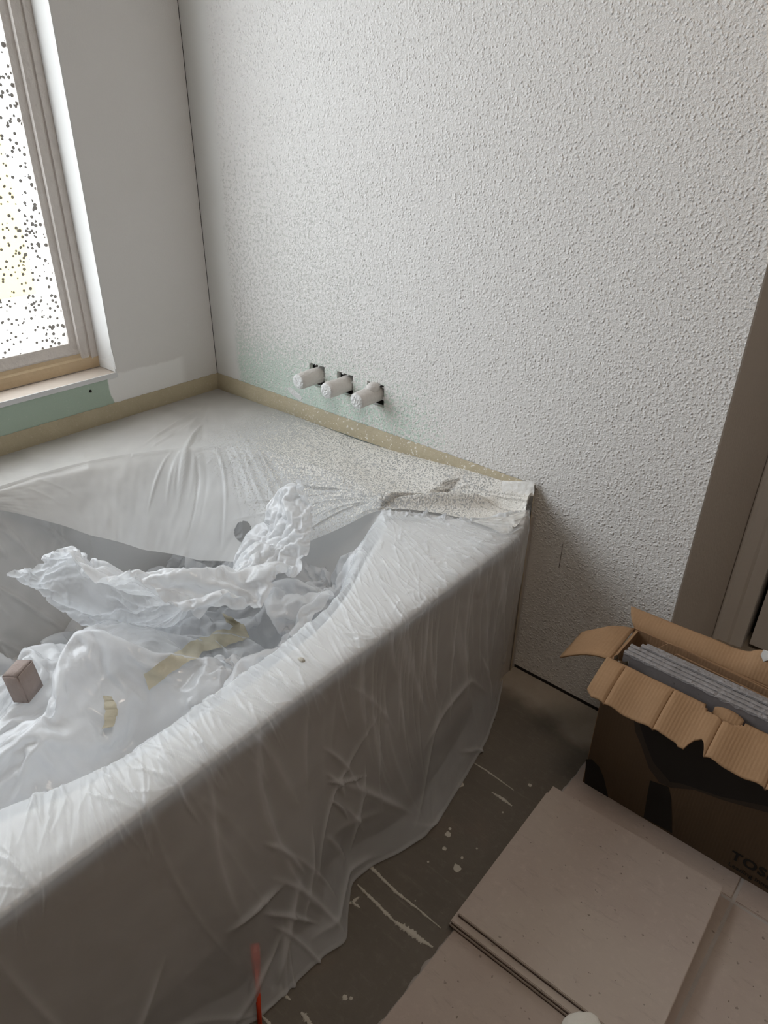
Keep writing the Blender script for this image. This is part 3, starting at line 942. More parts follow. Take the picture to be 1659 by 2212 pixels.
def samp(Q, k=25):
    c = np.stack([np.interp(u, s, Q[:, j]) for j in range(Q.shape[1])], -1)
    ker = np.hanning(k + 2)[1:-1]
    ker /= ker.sum()
    return np.stack([np.convolve(np.pad(c[:, j], k // 2, 'edge'), ker, 'valid') for j in range(c.shape[1])], -1)
Iu, Ou = samp(I_), samp(O_)
hang = np.interp(u, s, [0, 0, 0, 0.02, 0.10, 0.22, 0.26, 0.27, 0.28, 0.28, 0.28, 0.28, 0.28, 0.28, 0.28, 0.28])
# the rim line as seen at the sheet's foot
HEM = [(-0.05, 1.095), (-0.09, 1.118), (-0.16, 1.150), (-0.25, 1.182), (-0.37, 1.206), (-0.45, 1.220), (-0.52, 1.226), (-0.58, 1.212), (-0.635, 1.190), (-0.68, 1.186), (-0.72, 1.215), (-0.76, 1.250), (-0.80, 1.238), (-0.88, 1.232), (-0.93, 1.230), (-0.98, 1.206), (-1.05, 1.20), (-1.2, 1.20), (-1.5, 1.20)]
hem_x = np.interp(-Ou[:, 1], [-p[0] for p in HEM], [p[1] for p in HEM])
hem_x = np.convolve(np.pad(hem_x, 10, 'edge'), np.hanning(23)[1:-1] / np.hanning(23)[1:-1].sum(), 'valid')
wz_o = 0.446 + 0.040 * sstep(-0.125, -0.06, Ou[:, 1])
wz_i = 0.450 + 0.030 * sstep(-0.16, -0.09, Iu[:, 1])
n_in, n_dk, n_ap = 40, 74, 150
P = np.zeros((NU, n_in + n_dk + n_ap, 3))
Tm = np.zeros((NU, n_in + n_dk + n_ap))
inward = np.stack([BC[0] - Iu[:, 0], BC[1] - Iu[:, 1]], -1)
inward /= np.linalg.norm(inward, axis=1, keepdims=True)
for j in range(n_in):                                   # from the free inner end up to the rim
    f = 1 - j / n_in
    rr = 0.018 * (1 - math.exp(-f * 6)) + 0.05 * f
    P[:, j, 0] = Iu[:, 0] + inward[:, 0] * rr * np.clip(hang / 0.1, 0, 1)
    P[:, j, 1] = Iu[:, 1] + inward[:, 1] * rr * np.clip(hang / 0.1, 0, 1)
    P[:, j, 2] = wz_i - hang * f ** 1.25 - 0.0006 * f
    Tm[:, j] = -hang * f
for j in range(n_dk):
    f = j / n_dk
    P[:, n_in + j, :2] = Iu * (1 - f) + Ou * f
    e = (1 - math.cos(min(1, max(0, (f - 0.955) / 0.045)) * math.pi / 2)) * 0.003
    P[:, n_in + j, 2] = wz_i * (1 - f) + wz_o * f - e + 0.003 * math.sin(math.pi * f)
    Tm[:, n_in + j] = np.linalg.norm(Ou - Iu, axis=1) * f
wd = np.linalg.norm(Ou - Iu, axis=1)
for j in range(n_ap):
    f = j / (n_ap - 1)
    if f < 0.86:
        g = f / 0.86
        zz = (wz_o - 0.003) * (1 - g) + 0.012 * g
        xx = Ou[:, 0] + 0.002 * (1 - math.exp(-g * 60)) + (hem_x - Ou[:, 0] - 0.002) * g ** (1.9 - 0.75 * np.exp(-((Ou[:, 1] + 0.90) / 0.07) ** 2))
    elif f < 0.90:
        g = (f - 0.86) / 0.04
        zz = 0.012 * (1 - g) + 0.002 * g + 0 * hem_x
        xx = hem_x + 0.004 * math.sin(g * math.pi)
    else:                                               # the hem turned back under itself
        g = (f - 0.90) / 0.10
        zz = 0.002 + 0.002 * math.sin(g * 3) + 0 * hem_x
        xx = hem_x - 0.055 * g
    P[:, n_in + n_dk + j, 0] = xx
    P[:, n_in + n_dk + j, 1] = Ou[:, 1] - 0.0 * g
    P[:, n_in + n_dk + j, 2] = zz
    Tm[:, n_in + n_dk + j] = wd + 0.50 * f
Um = np.repeat((np.concatenate([[0], np.cumsum(np.linalg.norm(np.diff(Ou, axis=0), axis=1))]))[:, None], P.shape[1], 1)
r = np.random.default_rng(5)
sp = []
for k in range(520):                                    # pleats pulled straight across the deck
    a0 = r.uniform(0, 1.36)
    wloc = np.interp(a0, Um[:, 0], wd)
    ang = math.pi / 2 + 0.30 * math.sin(a0 * 9 + 1.3) + r.normal(0, 0.16)
    sp.append((a0, r.uniform(-0.02, wloc + 0.03), ang, r.uniform(0.05, 0.16), r.uniform(0.0012, 0.0030), r.uniform(0.0008, 0.0027) * r.choice([1, 1, -0.6])))
for k in range(26):                                     # fans of pleats that meet at pinched points on the edge
    a0 = r.uniform(0.02, 1.34)
    wloc = np.interp(a0, Um[:, 0], wd)
    for q in range(r.integers(4, 8)):
        ang = math.pi / 2 + r.normal(0.25, 0.30)
        ln = r.uniform(0.05, 0.11)
        sp.append((a0 - math.cos(ang) * ln / 2, wloc + 0.005 - math.sin(ang) * ln / 2, ang, ln, r.uniform(0.0015, 0.003), r.uniform(0.0012, 0.003)))
for k in range(150):                                    # finer crinkles near the far end of the deck
    a0 = r.uniform(0.0, 0.42)
    wloc = np.interp(a0, Um[:, 0], wd)
    sp.append((a0, r.uniform(0.0, wloc), r.uniform(0, 3.14), r.uniform(0.02, 0.06), r.uniform(0.0012, 0.003), r.uniform(0.001, 0.0035)))
for k in range(60):                                     # crinkled top edge
    sp.append((r.uniform(0.0, 0.25), r.normal(0.005, 0.008), r.uniform(0, 3.14), r.uniform(0.012, 0.035), r.uniform(0.0015, 0.003), r.uniform(0.003, 0.008)))
hd = ridges(Um, Tm, sp)
sp = []
for k in range(34):                                     # folds falling down the apron from the edge
    a0 = r.uniform(0, 1.36)
    wloc = np.interp(a0, Um[:, 0], wd)
    ln = r.uniform(0.08, 0.42)
    sp.append((a0, wloc + ln * r.uniform(0.35, 0.6), math.pi / 2 + r.normal(0.05, 0.16), ln, r.uniform(0.004, 0.011), r.uniform(0.001, 0.004)))
for k in range(44):                                     # close hanging folds near the far end
    a0 = r.uniform(0.0, 0.50)
    wloc = np.interp(a0, Um[:, 0], wd)
    ln = r.uniform(0.10, 0.34)
    sp.append((a0 + 0.05 * ln, wloc + 0.01 + ln * 0.5, math.pi / 2 - r.uniform(-0.05, 0.22), ln, r.uniform(0.002, 0.005), r.uniform(0.001, 0.0035)))
for k in range(16):                                     # slack sweeping folds towards the hem
    a0 = r.uniform(0.1, 1.0)
    wloc = np.interp(a0, Um[:, 0], wd)
    sp.append((a0, wloc + r.uniform(0.22, 0.46), r.choice([0.6, 2.4]) + r.normal(0, 0.35), r.uniform(0.12, 0.34), r.uniform(0.004, 0.010), r.uniform(0.002, 0.006)))
ha = ridges(Um, Tm, sp)
for j0, c0 in ((0.60, 0.30), (0.75, 0.38)):             # bunched hem where the sheet gathers
    sp = [(j0 + r.normal(0, 0.05), c0 + r.normal(0.06, 0.06), r.normal(1.9, 0.35), r.uniform(0.08, 0.2), r.uniform(0.002, 0.005), r.uniform(0.003, 0.008)) for k in range(8)]
    ha += ridges(Um, Tm, sp)
Nn = normals(P)
ref = np.zeros_like(P)
ref[:, :n_in, :2] = inward[:, None, :]
ref[:, :n_in, 2] = 0.2
ref[:, n_in:n_in + n_dk, 2] = 1
ref[:, n_in + n_dk:, 0] = 1
ref[:, n_in + n_dk:, 2] = 0.3
sg = np.sign((Nn * ref).sum(-1, keepdims=True))
Nn = Nn * np.where(sg == 0, 1, sg)
hh = np.maximum(hd + ha, -0.0015) + 0.0006 * fbm(Um, Tm, 14, 3, 31)
P = P + Nn * hh[..., None]
P[..., 2] = np.maximum(P[..., 2], 0.0012)
grid('plastic_sheet', P, M_FILM_FRONT, attrs={'fold': np.clip(np.abs(hd + ha) / 0.004, 0, 1) ** 1.5}, label='shiny plastic sheet over the tub front, hanging down to the floor', category='plastic sheet')

# ------------------------------------------------------------------ film heaped in the tub
def basin_collider():
    x = np.linspace(0.03, 1.15, 64)
    y = np.linspace(-1.6, -0.03, 84)
    X, Y = np.meshgrid(x, y, indexing='ij')
    rr = np.hypot(X - BC[0], Y - BC[1]) / rim_r(np.arctan2(Y - BC[1], X - BC[0]))
    Z = np.where(rr < 1, 0.07 + 0.375 * np.clip((rr - 0.70) / 0.30, 0, 1) ** 1.5, 0.445)
    return X, Y, Z

def cloth_mesh(name, P):
    n, m = P.shape[:2]
    i = np.arange(n * m).reshape(n, m)
    F = np.stack([i[:-1, :-1], i[1:, :-1], i[1:, 1:], i[:-1, 1:]], -1).reshape(-1, 4)
    me = bpy.data.meshes.new(name)
    me.from_pydata(P.reshape(-1, 3).tolist(), [], F.tolist())
    o = bpy.data.objects.new(name, me)
    COL.objects.link(o)
    return o

def sim_sheet(seed, n, m, cx, cy, cz, sx, sy, rot, grow, lumps, frames, rough=0.006, bend=0.06):
    """drop a loose sheet of film into the tub over some lumps and return its settled grid of points"""
    X, Y, Z = basin_collider()
    for lx, ly, r, h in lumps:
        Z = np.maximum(Z, h * np.exp(-(((X - lx) ** 2 + (Y - ly) ** 2) / (r * r)) ** 1.3))
    col = cloth_mesh('ground', np.stack([X, Y, Z], -1))
    col.modifiers.new('c', 'COLLISION')
    col.collision.thickness_outer = 0.004
    col.collision.cloth_friction = 20
    r = np.random.default_rng(seed)
    U, V = np.meshgrid(np.linspace(-0.5, 0.5, n), np.linspace(-0.5, 0.5, m), indexing='ij')
    a, b = U * sx, V * sy
    xx = cx + a * math.cos(rot) - b * math.sin(rot)
    yy = cy + a * math.sin(rot) + b * math.cos(rot)
    zz = np.full_like(xx, cz)
    for k in range(26):
        kx, ky = r.normal(0, 24, 2)
        zz += np.sin(kx * xx + ky * yy + r.uniform(0, 6.28)) * rough
    cl = cloth_mesh('film', np.stack([xx, yy, zz], -1))
    md = cl.modifiers.new('cloth', 'CLOTH')
    s = md.settings
    s.quality = 5
    s.mass = 0.12
    s.tension_stiffness = s.compression_stiffness = 25
    s.shear_stiffness = 14
    s.bending_stiffness = bend
    s.air_damping = 3
    s.tension_damping = s.compression_damping = 10
    s.shear_damping = 8
    s.shrink_min = s.shrink_max = -grow
    c = md.collision_settings
    c.use_collision = True
    c.distance_min = 0.004
    c.collision_quality = 2
    c.use_self_collision = True
    c.self_distance_min = 0.005
    c.self_friction = 10
    C.frame_start, C.frame_end = 1, frames
    md.point_cache.frame_start, md.point_cache.frame_end = 1, frames
    for f in range(1, frames + 1):
        C.frame_set(f)
    dg = bpy.context.evaluated_depsgraph_get()
    ev = cl.evaluated_get(dg)
    co = np.zeros(n * m * 3)
    ev.data.vertices.foreach_get('co', co)
    for o in (cl, col):
        me = o.data
        bpy.data.objects.remove(o)
        bpy.data.meshes.remove(me)
    C.frame_set(1)
    return co.reshape(n, m, 3)


def upsample(P, k):
    def one(P):
        n = P.shape[0]
        t = np.linspace(0, n - 1, (n - 1) * k + 1)
        i = np.minimum(t.astype(int), n - 2)
        f = (t - i)[:, None, None]
        g = lambda j: P[np.clip(j, 0, n - 1)]
        p0, p1, p2, p3 = g(i - 1), g(i), g(i + 1), g(i + 2)
        return 0.5 * (2 * p1 + (p2 - p0) * f + (2 * p0 - 5 * p1 + 4 * p2 - p3) * f * f + (3 * p1 - p0 - 3 * p2 + p3) * f ** 3)
    return one(one(P).transpose(1, 0, 2)).transpose(1, 0, 2)

def crumpled(P, seed, amp=1.0):
    Q = upsample(P, 3)
    st = lambda ax: np.linalg.norm(np.diff(Q, axis=ax), axis=2).mean()
    ii, jj = np.meshgrid(np.arange(Q.shape[0]), np.arange(Q.shape[1]), indexing='ij')
    A, B = ii * st(0), jj * st(1)
    h = 0.024 * (crease(A, B, 9, seed) - 0.12) + 0.014 * (crease(A, B, 20, seed + 5) - 0.12) + 0.008 * (crease(A, B, 44, seed + 9) - 0.12) + 0.003 * (crease(A, B, 85, seed + 12) - 0.12)
    return Q + normals(Q) * (h * amp)[..., None]

S1 = sim_sheet(3, 90, 106, 0.73, -0.81, 0.41, 0.50, 0.66, 0.1, 1.0, [(0.64, -0.76, 0.17, 0.30), (0.75, -1.0, 0.16, 0.28), (0.87, -0.70, 0.12, 0.31), (0.50, -0.92, 0.12, 0.2)], 34, 0.008)
Q1 = crumpled(S1, 3, 1.25)
grid('plastic_sheet', Q1, M_FILM_HEAP, label='large crumpled milky plastic sheet heaped in the tub', category='plastic sheet')
S2 = sim_sheet(8, 66, 66, 0.83, -0.52, 0.47, 0.32, 0.34, 0.5, 0.85, [(0.83, -0.46, 0.12, 0.37), (0.75, -0.58, 0.12, 0.34), (0.65, -0.68, 0.13, 0.30)], 30)
Q2 = crumpled(S2, 17, 0.62)
grid('plastic_sheet', Q2, M_FILM_HEAP, label='smaller crumpled plastic sheet peaking at the back of the heap under the hole', category='plastic sheet')

# ------------------------------------------------------------------ three capped pipes through the wall
def pipe(name, x, z, label, nub=False, seed=0):
    e = empty(name, (x, 0.0, z), label=label, category='pipe', group='capped pipes through the wall')
    n, m = 36, 22
    ys = np.concatenate([np.linspace(0.06, -0.052, 12), [-0.060, -0.066, -0.069, -0.0705, -0.071]])
    rs = np.concatenate([np.full(12, 0.0205), [0.0203, 0.0192, 0.0165, 0.010, 0.0005]])
    P = np.zeros((n + 1, len(ys), 3))
    for i in range(n + 1):
        a = 2 * math.pi * i / n
        for j, (yy, r0) in enumerate(zip(ys, rs)):
            q = r0 + 0.0012 * noise.noise(Vector((math.cos(a) * 1.4, math.sin(a) * 1.4, yy * 30 + seed))) * (r0 / 0.02)
            P[i, j] = (x + q * math.cos(a), yy, z + q * math.sin(a))
    grid('sleeve', P, M_PIPE, e)
    rr = np.linspace(0.0001, 0.0188, 14)
    P = np.zeros((n + 1, 14, 3))
    for i in range(n + 1):
        a = 2 * math.pi * i / n
        for j, q in enumerate(rr):
            P[i, j] = (x + q * math.cos(a), -0.0722 + 0.004 * (q / 0.0188) ** 4 - 0.0025 * noise.noise(Vector((q * math.cos(a) * 260, q * math.sin(a) * 260, seed))), z + q * math.sin(a))
    grid('spattered_end', P, M_FLAKE, e, label='white plaster-flecked end')
    if nub:
        bm = bmesh.new()
        bmesh.ops.create_uvsphere(bm, u_segments=20, v_segments=12, radius=1, matrix=Matrix.Translation((x + 0.002, -0.012, z + 0.018)) @ Matrix.Diagonal((0.016, 0.020, 0.014, 1)))
        from_bm('raised_nub', bm, M_PIPE, e, True)
    return e
pipe('capped_pipe', 0.4325, 0.5905, 'capped pipe stub nearest the window, leftmost of three', seed=1)
pipe('capped_pipe', 0.5325, 0.5915, 'middle one of three capped pipe stubs', seed=4)
pipe('capped_pipe', 0.6340, 0.5915, 'capped pipe stub with a raised nub, rightmost of three', nub=True, seed=9)
# smear of plaster under the left stub
c = ypl((637, 850), 0)
V = [(c.x, -0.0022, c.z)]
for j in range(20):
    a = 2 * math.pi * j / 20
    w = 1 + 0.25 * noise.noise(Vector((math.cos(a), math.sin(a), 4)))
    V.append((c.x + 0.027 * w * math.cos(a) + 0.006 * math.sin(a), -0.0004, c.z - 0.012 * w * math.sin(a) - 0.004 * math.cos(a)))
pydata('plaster_smear', V, [(0, 1 + j, 1 + (j + 1) % 20) for j in range(20)], M_FLAKE, wall_back, True)

# ------------------------------------------------------------------ cardboard box of tiles
ZF = 0.0100                                    # top of the laid tiles
BX0, BX1, BY0, BY1, BZ = 1.394, 1.784, -0.212, -0.097, 0.336
cb = empty('cardboard_box', ((BX0 + BX1) / 2, (BY0 + BY1) / 2, ZF), label='open brown cardboard box of tiles on the laid floor tiles', category='box')
TK = 0.004
HX0, HX1 = 1.565, 1.628                        # hand hole
def panel(name, a, b, mat, lo, hi, par=cb, hole=None, skew=0.0):
    bm = bmesh.new()
    box_bm(bm, lo, hi)
    return from_bm(name, bm, mat, par)
# front panel with the lower half of the hand hole cut from its top edge
def oval(y, up, n=10):
    pts = []
    for k in range(n + 1):
        a = math.pi * k / n
        ca, sa = math.cos(a), math.sin(a)
        ex = (abs(ca) ** 0.55) * (1 if ca > 0 else -1)
        ey = abs(sa) ** 0.6
        pts.append((ex, ey))
    return pts
pts = [(BX0, BY0, ZF), (BX1, BY0, ZF), (BX1, BY0, BZ)]
for ex, ey in oval(0, 1):
    pts.append(((HX0 + HX1) / 2 + ex * (HX1 - HX0) / 2, BY0, BZ - 0.014 * ey))
pts += [(BX0, BY0, BZ)]
plate('front_panel', pts, TK, M_CARDOUT, cb, normal=Vector((0, -1, 0)))
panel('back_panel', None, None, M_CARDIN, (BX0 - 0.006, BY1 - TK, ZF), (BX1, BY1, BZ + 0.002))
panel('end_panel', None, None, M_CARD, (BX0 - 0.001, BY0 + 0.0005, ZF), (BX0 + TK, BY1 - TK, BZ - 0.001))
panel('end_panel', None, None, M_CARD, (BX1 - TK, BY0 + TK, ZF), (BX1, BY1 - TK, BZ - 0.001))
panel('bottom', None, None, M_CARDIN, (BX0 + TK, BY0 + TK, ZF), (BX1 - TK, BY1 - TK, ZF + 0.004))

# printed dark shapes on the front
def printed(px, mat, name, lift):
    return plate(name, [ypl(p, BY0 - lift) for p in px], 0.0002, mat, cb, normal=Vector((0, -1, 0)))
printed([(1262, 1702), (1266, 1640), (1278, 1640), (1294, 1656), (1304, 1680), (1314, 1722), (1310, 1727)], M_INK, 'printed_shape', 0.0006)
printed([(1368, 1545), (1372, 1580), (1384, 1608), (1402, 1660), (1424, 1690), (1450, 1702), (1500, 1706), (1560, 1728), (1659, 1756), (1720, 1776), (1740, 1690), (1700, 1635), (1600, 1585), (1480, 1525)], M_INK2, 'printed_shape', 0.0003)
printed([(1376, 1548), (1395, 1606), (1412, 1648), (1448, 1690), (1470, 1692), (1560, 1722), (1660, 1742), (1730, 1690), (1600, 1590), (1480, 1530)], M_INK, 'printed_shape', 0.0006)
printed([(1404, 1686), (1444, 1700), (1450, 1725), (1452, 1800), (1390, 1766), (1398, 1720)], M_INK, 'printed_shape', 0.0006)
def lettering(text, px, size, name, spacing=1.0, bold=0.0):
    cu = bpy.data.curves.new(name, 'FONT')
    cu.body = text
    cu.size = size
    cu.space_character = spacing
    cu.offset = bold
    cu.extrude = 0.0001
    tmp = bpy.data.objects.new(name, cu)
    COL.objects.link(tmp)
    me = bpy.data.meshes.new_from_object(tmp)
    bpy.data.objects.remove(tmp)
    p = ypl(px, BY0 - 0.0008)
    M = Matrix.Translation(p) @ Matrix.Rotation(math.pi / 2, 4, 'X')
    me.transform(M)
    return link(name, me, M_INK, cb)
lettering('TOSHIBA', (1577, 1852), 0.029, 'printed_lettering', 1.12, 0.0009)
lettering('Leading Innovation >>>', (1572, 1868), 0.0135, 'printed_lettering', 1.0, 0.0001)

# flaps
hz = BZ
fy = BY0 - 0.0765
fz = 0.302
def fl(x, f, bend=0.0):
    """point on the front flap: f = 0 at the fold, 1 at the outer edge"""
    return Vector((x, BY0 + (fy - BY0) * f, hz + (fz - hz) * f + bend + 0.005 * math.sin(math.pi * f)))
creases = [1.4245, 1.512, 1.598, 1.690]
xs_ = sorted(set(np.linspace(BX0 - 0.006, BX1, 90).round(4)) | {c + d for c in creases for d in (-0.003, 0, 0.003)} | {HX0, HX1})
nf = 26
P = np.zeros((len(xs_), nf, 3))
keep = np.ones((len(xs_) - 1, nf - 1), bool)
for i, x in enumerate(xs_):
    dip = sum(-0.0045 * math.exp(-(((x - c) / 0.0028) ** 2)) for c in creases) + 0.003 * math.sin((x - 1.40) * 70)
    outer = 1.0 + 0.018 * noise.noise(Vector((x * 60, 2, 0))) + 0.012 * noise.noise(Vector((x * 200, 7, 0)))
    if x < 1.40:
        outer -= 0.10 * (1.40 - x) / 0.01
    nd = (x - 1.581) / 0.0125
    if abs(nd) < 1:
        outer -= 0.26 * (1 - nd * nd) ** 0.5
    if 1.556 < x < 1.581:
        outer += 0.04
    for j in range(nf):
        f = outer * j / (nf - 1)
        P[i, j] = fl(x, f, dip * min(1, f * 4))
for i in range(len(xs_) - 1):
    x = (xs_[i] + xs_[i + 1]) / 2
    e = abs((x - (HX0 + HX1) / 2) / ((HX1 - HX0) / 2))
    if e < 1:
        lim = 0.20 * (1 - e ** 2.6) ** 0.5
        for j in range(nf - 1):
            keep[i, j] = (j + 0.5) / (nf - 1) > lim
o = grid('front_flap', P, M_CARD, cb, keep=keep)
md = o.modifiers.new('thickness', 'SOLIDIFY')
md.thickness = 0.0035
md.offset = -1
# cut-out tongue left in the hand hole
P = np.zeros((14, 5, 3))
for i in range(14):
    for j in range(5):
        f, g = i / 13, j / 4
        x = HX0 + 0.012 + (HX1 - HX0 - 0.016) * f
        w = 0.55 + 0.45 * math.sin(math.pi * f) ** 0.5
        P[i, j] = (x, BY0 + 0.006 + 0.022 * (g - 0.5) * w, BZ - 0.004 - 0.012 * (1 - g) + 0.004 * math.sin(math.pi * f))
o = grid('hand_hole_tongue', P, M_CARD, cb)
md = o.modifiers.new('thickness', 'SOLIDIFY')
md.thickness = 0.0025
# left end flap, folded out
L = lambda px, z: zpl(px, z)
n = 14
P = np.zeros((n, n, 3))
h0, h1 = Vector((BX0, BY0 + 0.001, BZ)), Vector((BX0 - 0.004, BY1 - 0.002, BZ + 0.001))
o0, o1 = zpl((1208, 1419), 0.300), zpl((1257, 1364), 0.318)
for i in range(n):
    for j in range(n):
        f, g = i / (n - 1), j / (n - 1)
        a = h0.lerp(h1, f)
        b = o0.lerp(o1, f)
        q = a.lerp(b, g)
        q.z += 0.010 * math.sin(math.pi * g) * (1 - 0.3 * f)
        P[i, j] = q
# clip the far corner of the flap on a slant
for i in range(n):
    for j in range(n):
        f, g = i / (n - 1), j / (n - 1)
        lim = 1 - 0.28 * max(0, g - 0.45) / 0.55
        a = h0.lerp(h1, f * lim)
        b = o0.lerp(o1, min(1, f * lim * 1.35))
        q = a.lerp(b, g)
        q.z += 0.010 * math.sin(math.pi * g)
        P[i, j] = q
o = grid('end_flap', P, M_CARD, cb)
md = o.modifiers.new('thickness', 'SOLIDIFY')
md.thickness = 0.0035
# crumpled corner between the front and end flaps
P = np.zeros((12, 5, 3))
for i in range(12):
    for j in range(5):
        f, g = i / 11, j / 4
        P[i, j] = (BX0 + 0.004 + 0.026 * f, BY0 + 0.004 + 0.006 * math.sin(f * 9) + 0.004 * g, BZ + 0.006 - 0.012 * g + 0.003 * math.sin(f * 14))
o = grid('crushed_edge', P, simple('grey_torn_cardboard', (0.42, 0.36, 0.28), 0.8), cb)
# back flap, standing up
top = [(1363, 1309), (1420, 1332), (1480, 1356), (1540, 1379), (1585, 1399), (1618, 1408), (1630, 1404), (1645, 1403), (1660, 1408), (1700, 1425)]
n = 64
P = np.zeros((n, 12, 3))
tx = [ypl(p, BY1 + 0.030) for p in top]
tX, tZ = [p.x for p in tx], [p.z for p in tx]
for i in range(n):
    x = BX0 - 0.006 + (BX1 - BX0 + 0.006) * i / (n - 1)
    xt = tX[0] + (BX1 - tX[0]) * i / (n - 1)
    zt = np.interp(xt, tX, tZ)
    for j in range(12):
        g = j / 11
        P[i, j] = (x + (xt - x) * g, BY1 + 0.030 * g - 0.010 * math.sin(math.pi * g) * 0.6, BZ + (zt - BZ) * g)
o = grid('back_flap', P, M_CARD, cb)
md = o.modifiers.new('thickness', 'SOLIDIFY')
md.thickness = 0.0035
c = ypl((1652, 1412), BY1 + 0.018)
V = [c + Vector((-0.004, 0, 0.006)), c + Vector((0.006, -0.001, 0.008)), c + Vector((0.009, -0.002, -0.008)), c + Vector((0.002, -0.001, -0.016)), c + Vector((-0.005, 0, -0.006))]
plate('torn_white_label', V, 0.001, M_WTAPE, cb, normal=Vector((0, -1, 0)))
# inner folded cardboard liner at the back of the box
V = [Vector((BX0 + 0.03, BY1 - 0.012, 0.30)), Vector((BX0 + 0.065, BY1 - 0.014, BZ + 0.010)), Vector((BX0 + 0.09, BY1 - 0.014, BZ + 0.012)), Vector((BX1 - 0.01, BY1 - 0.020, BZ + 0.004)), Vector((BX1 - 0.01, BY1 - 0.020, 0.10)), Vector((BX0 + 0.03, BY1 - 0.012, 0.10))]
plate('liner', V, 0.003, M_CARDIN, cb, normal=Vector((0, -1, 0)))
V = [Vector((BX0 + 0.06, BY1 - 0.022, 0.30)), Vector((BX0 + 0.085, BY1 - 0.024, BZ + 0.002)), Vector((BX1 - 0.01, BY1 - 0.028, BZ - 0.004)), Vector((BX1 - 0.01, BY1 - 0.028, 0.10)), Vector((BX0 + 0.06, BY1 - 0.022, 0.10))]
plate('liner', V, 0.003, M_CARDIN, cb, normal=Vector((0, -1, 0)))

def stone_tile(name, w, d, t, mat, edge, seed, label, group, **props):
    e = empty(name, (0, 0, 0), label=label, category='tile', group=group)
    bm = bmesh.new()
    box_bm(bm, (-w / 2, -d / 2, t * 0.45), (w / 2, d / 2, t))
    bmesh.ops.bevel(bm, geom=[q for q in bm.edges if all(v.co.z > t * 0.8 for v in q.verts)], offset=0.0012, segments=2, affect='EDGES')
    from_bm('glazed_face', bm, mat, e)
    bm = bmesh.new()
    n = 40
    loop_b, loop_t = [], []
    for k in range(4 * n):
        s_, f = divmod(k, n)
        f /= n
        x, y = [(-w / 2 + w * f, -d / 2), (w / 2, -d / 2 + d * f), (w / 2 - w * f, d / 2), (-w / 2, d / 2 - d * f)][s_]
        j = 0.0007 * noise.noise(Vector((x * 90, y * 90, seed)))
        sc = 1 - 0.0016 / w
        loop_t.append(bm.verts.new((x * sc, y * sc, t * 0.45)))
        loop_b.append(bm.verts.new((x * sc + j, y * sc + j, 0.0)))
    for k in range(4 * n):
        q = (k + 1) % (4 * n)
        bm.faces.new([loop_b[k], loop_b[q], loop_t[q], loop_t[k]])
    bm.faces.new(loop_b[::-1])
    from_bm('fired_body', bm, edge, e, label='dark brown fired edge')
    return e

# tiles standing in the box
tn = 5
depths = [(-0.1875, 1.4075, 0.346, -0.9), (-0.1755, 1.4095, 0.347, 0.3), (-0.1635, 1.4085, 0.3455, -0.4), (-0.1505, 1.4240, 0.3475, 0.6), (-0.1405, 1.4300, 0.344, 0.0)]
names = ['front one of the standing tiles in the cardboard box', 'second standing tile from the front inside the cardboard box', 'third standing tile from the front inside the cardboard box', 'fourth standing tile from the front inside the cardboard box', 'rearmost standing tile beside the brown liner in the cardboard box']
for k, (yy, x0, zt, tilt) in enumerate(depths):
    t = stone_tile('tile', 0.33, 0.33, 0.009, M_STONEEDGE, M_STONEEDGE, k + 3, 'grey plaster-dusted ' + names[k], 'tiles standing in the box')
    t.rotation_euler = (math.radians(90 + tilt * 0.4), 0, math.radians(tilt * 0.15))
    t.location = (x0 + 0.165, yy + 0.0055, zt - 0.165)
    # plaster caught along the top edge
    V, F = [], []
    n = 120
    for i in range(n + 1):
        x = -0.165 + 0.33 * i / n
        hh_ = 0.0010 + 0.0022 * abs(noise.noise(Vector((x * 70, k, 1)))) + 0.0014 * abs(noise.noise(Vector((x * 240, k, 5))))
        dn = 0.002 + 0.006 * abs(noise.noise(Vector((x * 45, k, 9)))) ** 1.2
        V += [(x, 0.165 - dn, 0.0096), (x, 0.165 + hh_ * 0.5, 0.0088), (x, 0.165 + hh_, 0.005), (x, 0.165 + hh_ * 0.4, 0.0004)]
    for i in range(n):
        for j in range(3):
            a = i * 4 + j
            F.append((a, a + 1, a + 5, a + 4))
    me = bpy.data.meshes.new('plaster_crust')
    me.from_pydata(V, [], F)
    me.materials.append(M_CRUST)
    o = bpy.data.objects.new('plaster_crust', me)
    COL.objects.link(o)
    o.parent = t
    o['label'] = 'whitish plaster crust along the top edge'

# ------------------------------------------------------------------ tiles stacked on the floor
rotz = math.radians(1.6)
cxy = zpl((1195, 1697), 0.040)
def place(t, dx, dy, z, rz):
    c_, s_ = math.cos(rz), math.sin(rz)
    t.location = (cxy.x + dx + (0.326 / 2) * c_ + (0.332 / 2) * s_, cxy.y + dy + (0.326 / 2) * s_ - (0.332 / 2) * c_, z)
    t.rotation_euler = (0, 0, rz)
place(stone_tile('tile', 0.326, 0.332, 0.0095, M_TILE, M_TILEEDGE, 1, 'mauve-beige tile at the bottom of the floor stack', 'stacked loose tiles'), -0.007, -0.013, ZF + 0.0002, rotz)
place(stone_tile('tile', 0.326, 0.332, 0.0095, M_TILE, M_TILEEDGE, 2, 'mauve-beige tile in the middle of the floor stack', 'stacked loose tiles'), -0.005, -0.0125, ZF + 0.0100, rotz)
place(stone_tile('tile', 0.326, 0.332, 0.0095, M_TILE, M_TILEEDGE, 3, 'mauve-beige top tile of the floor stack, fully seen', 'stacked loose tiles'), 0.0, 0.0, ZF + 0.0203, rotz)

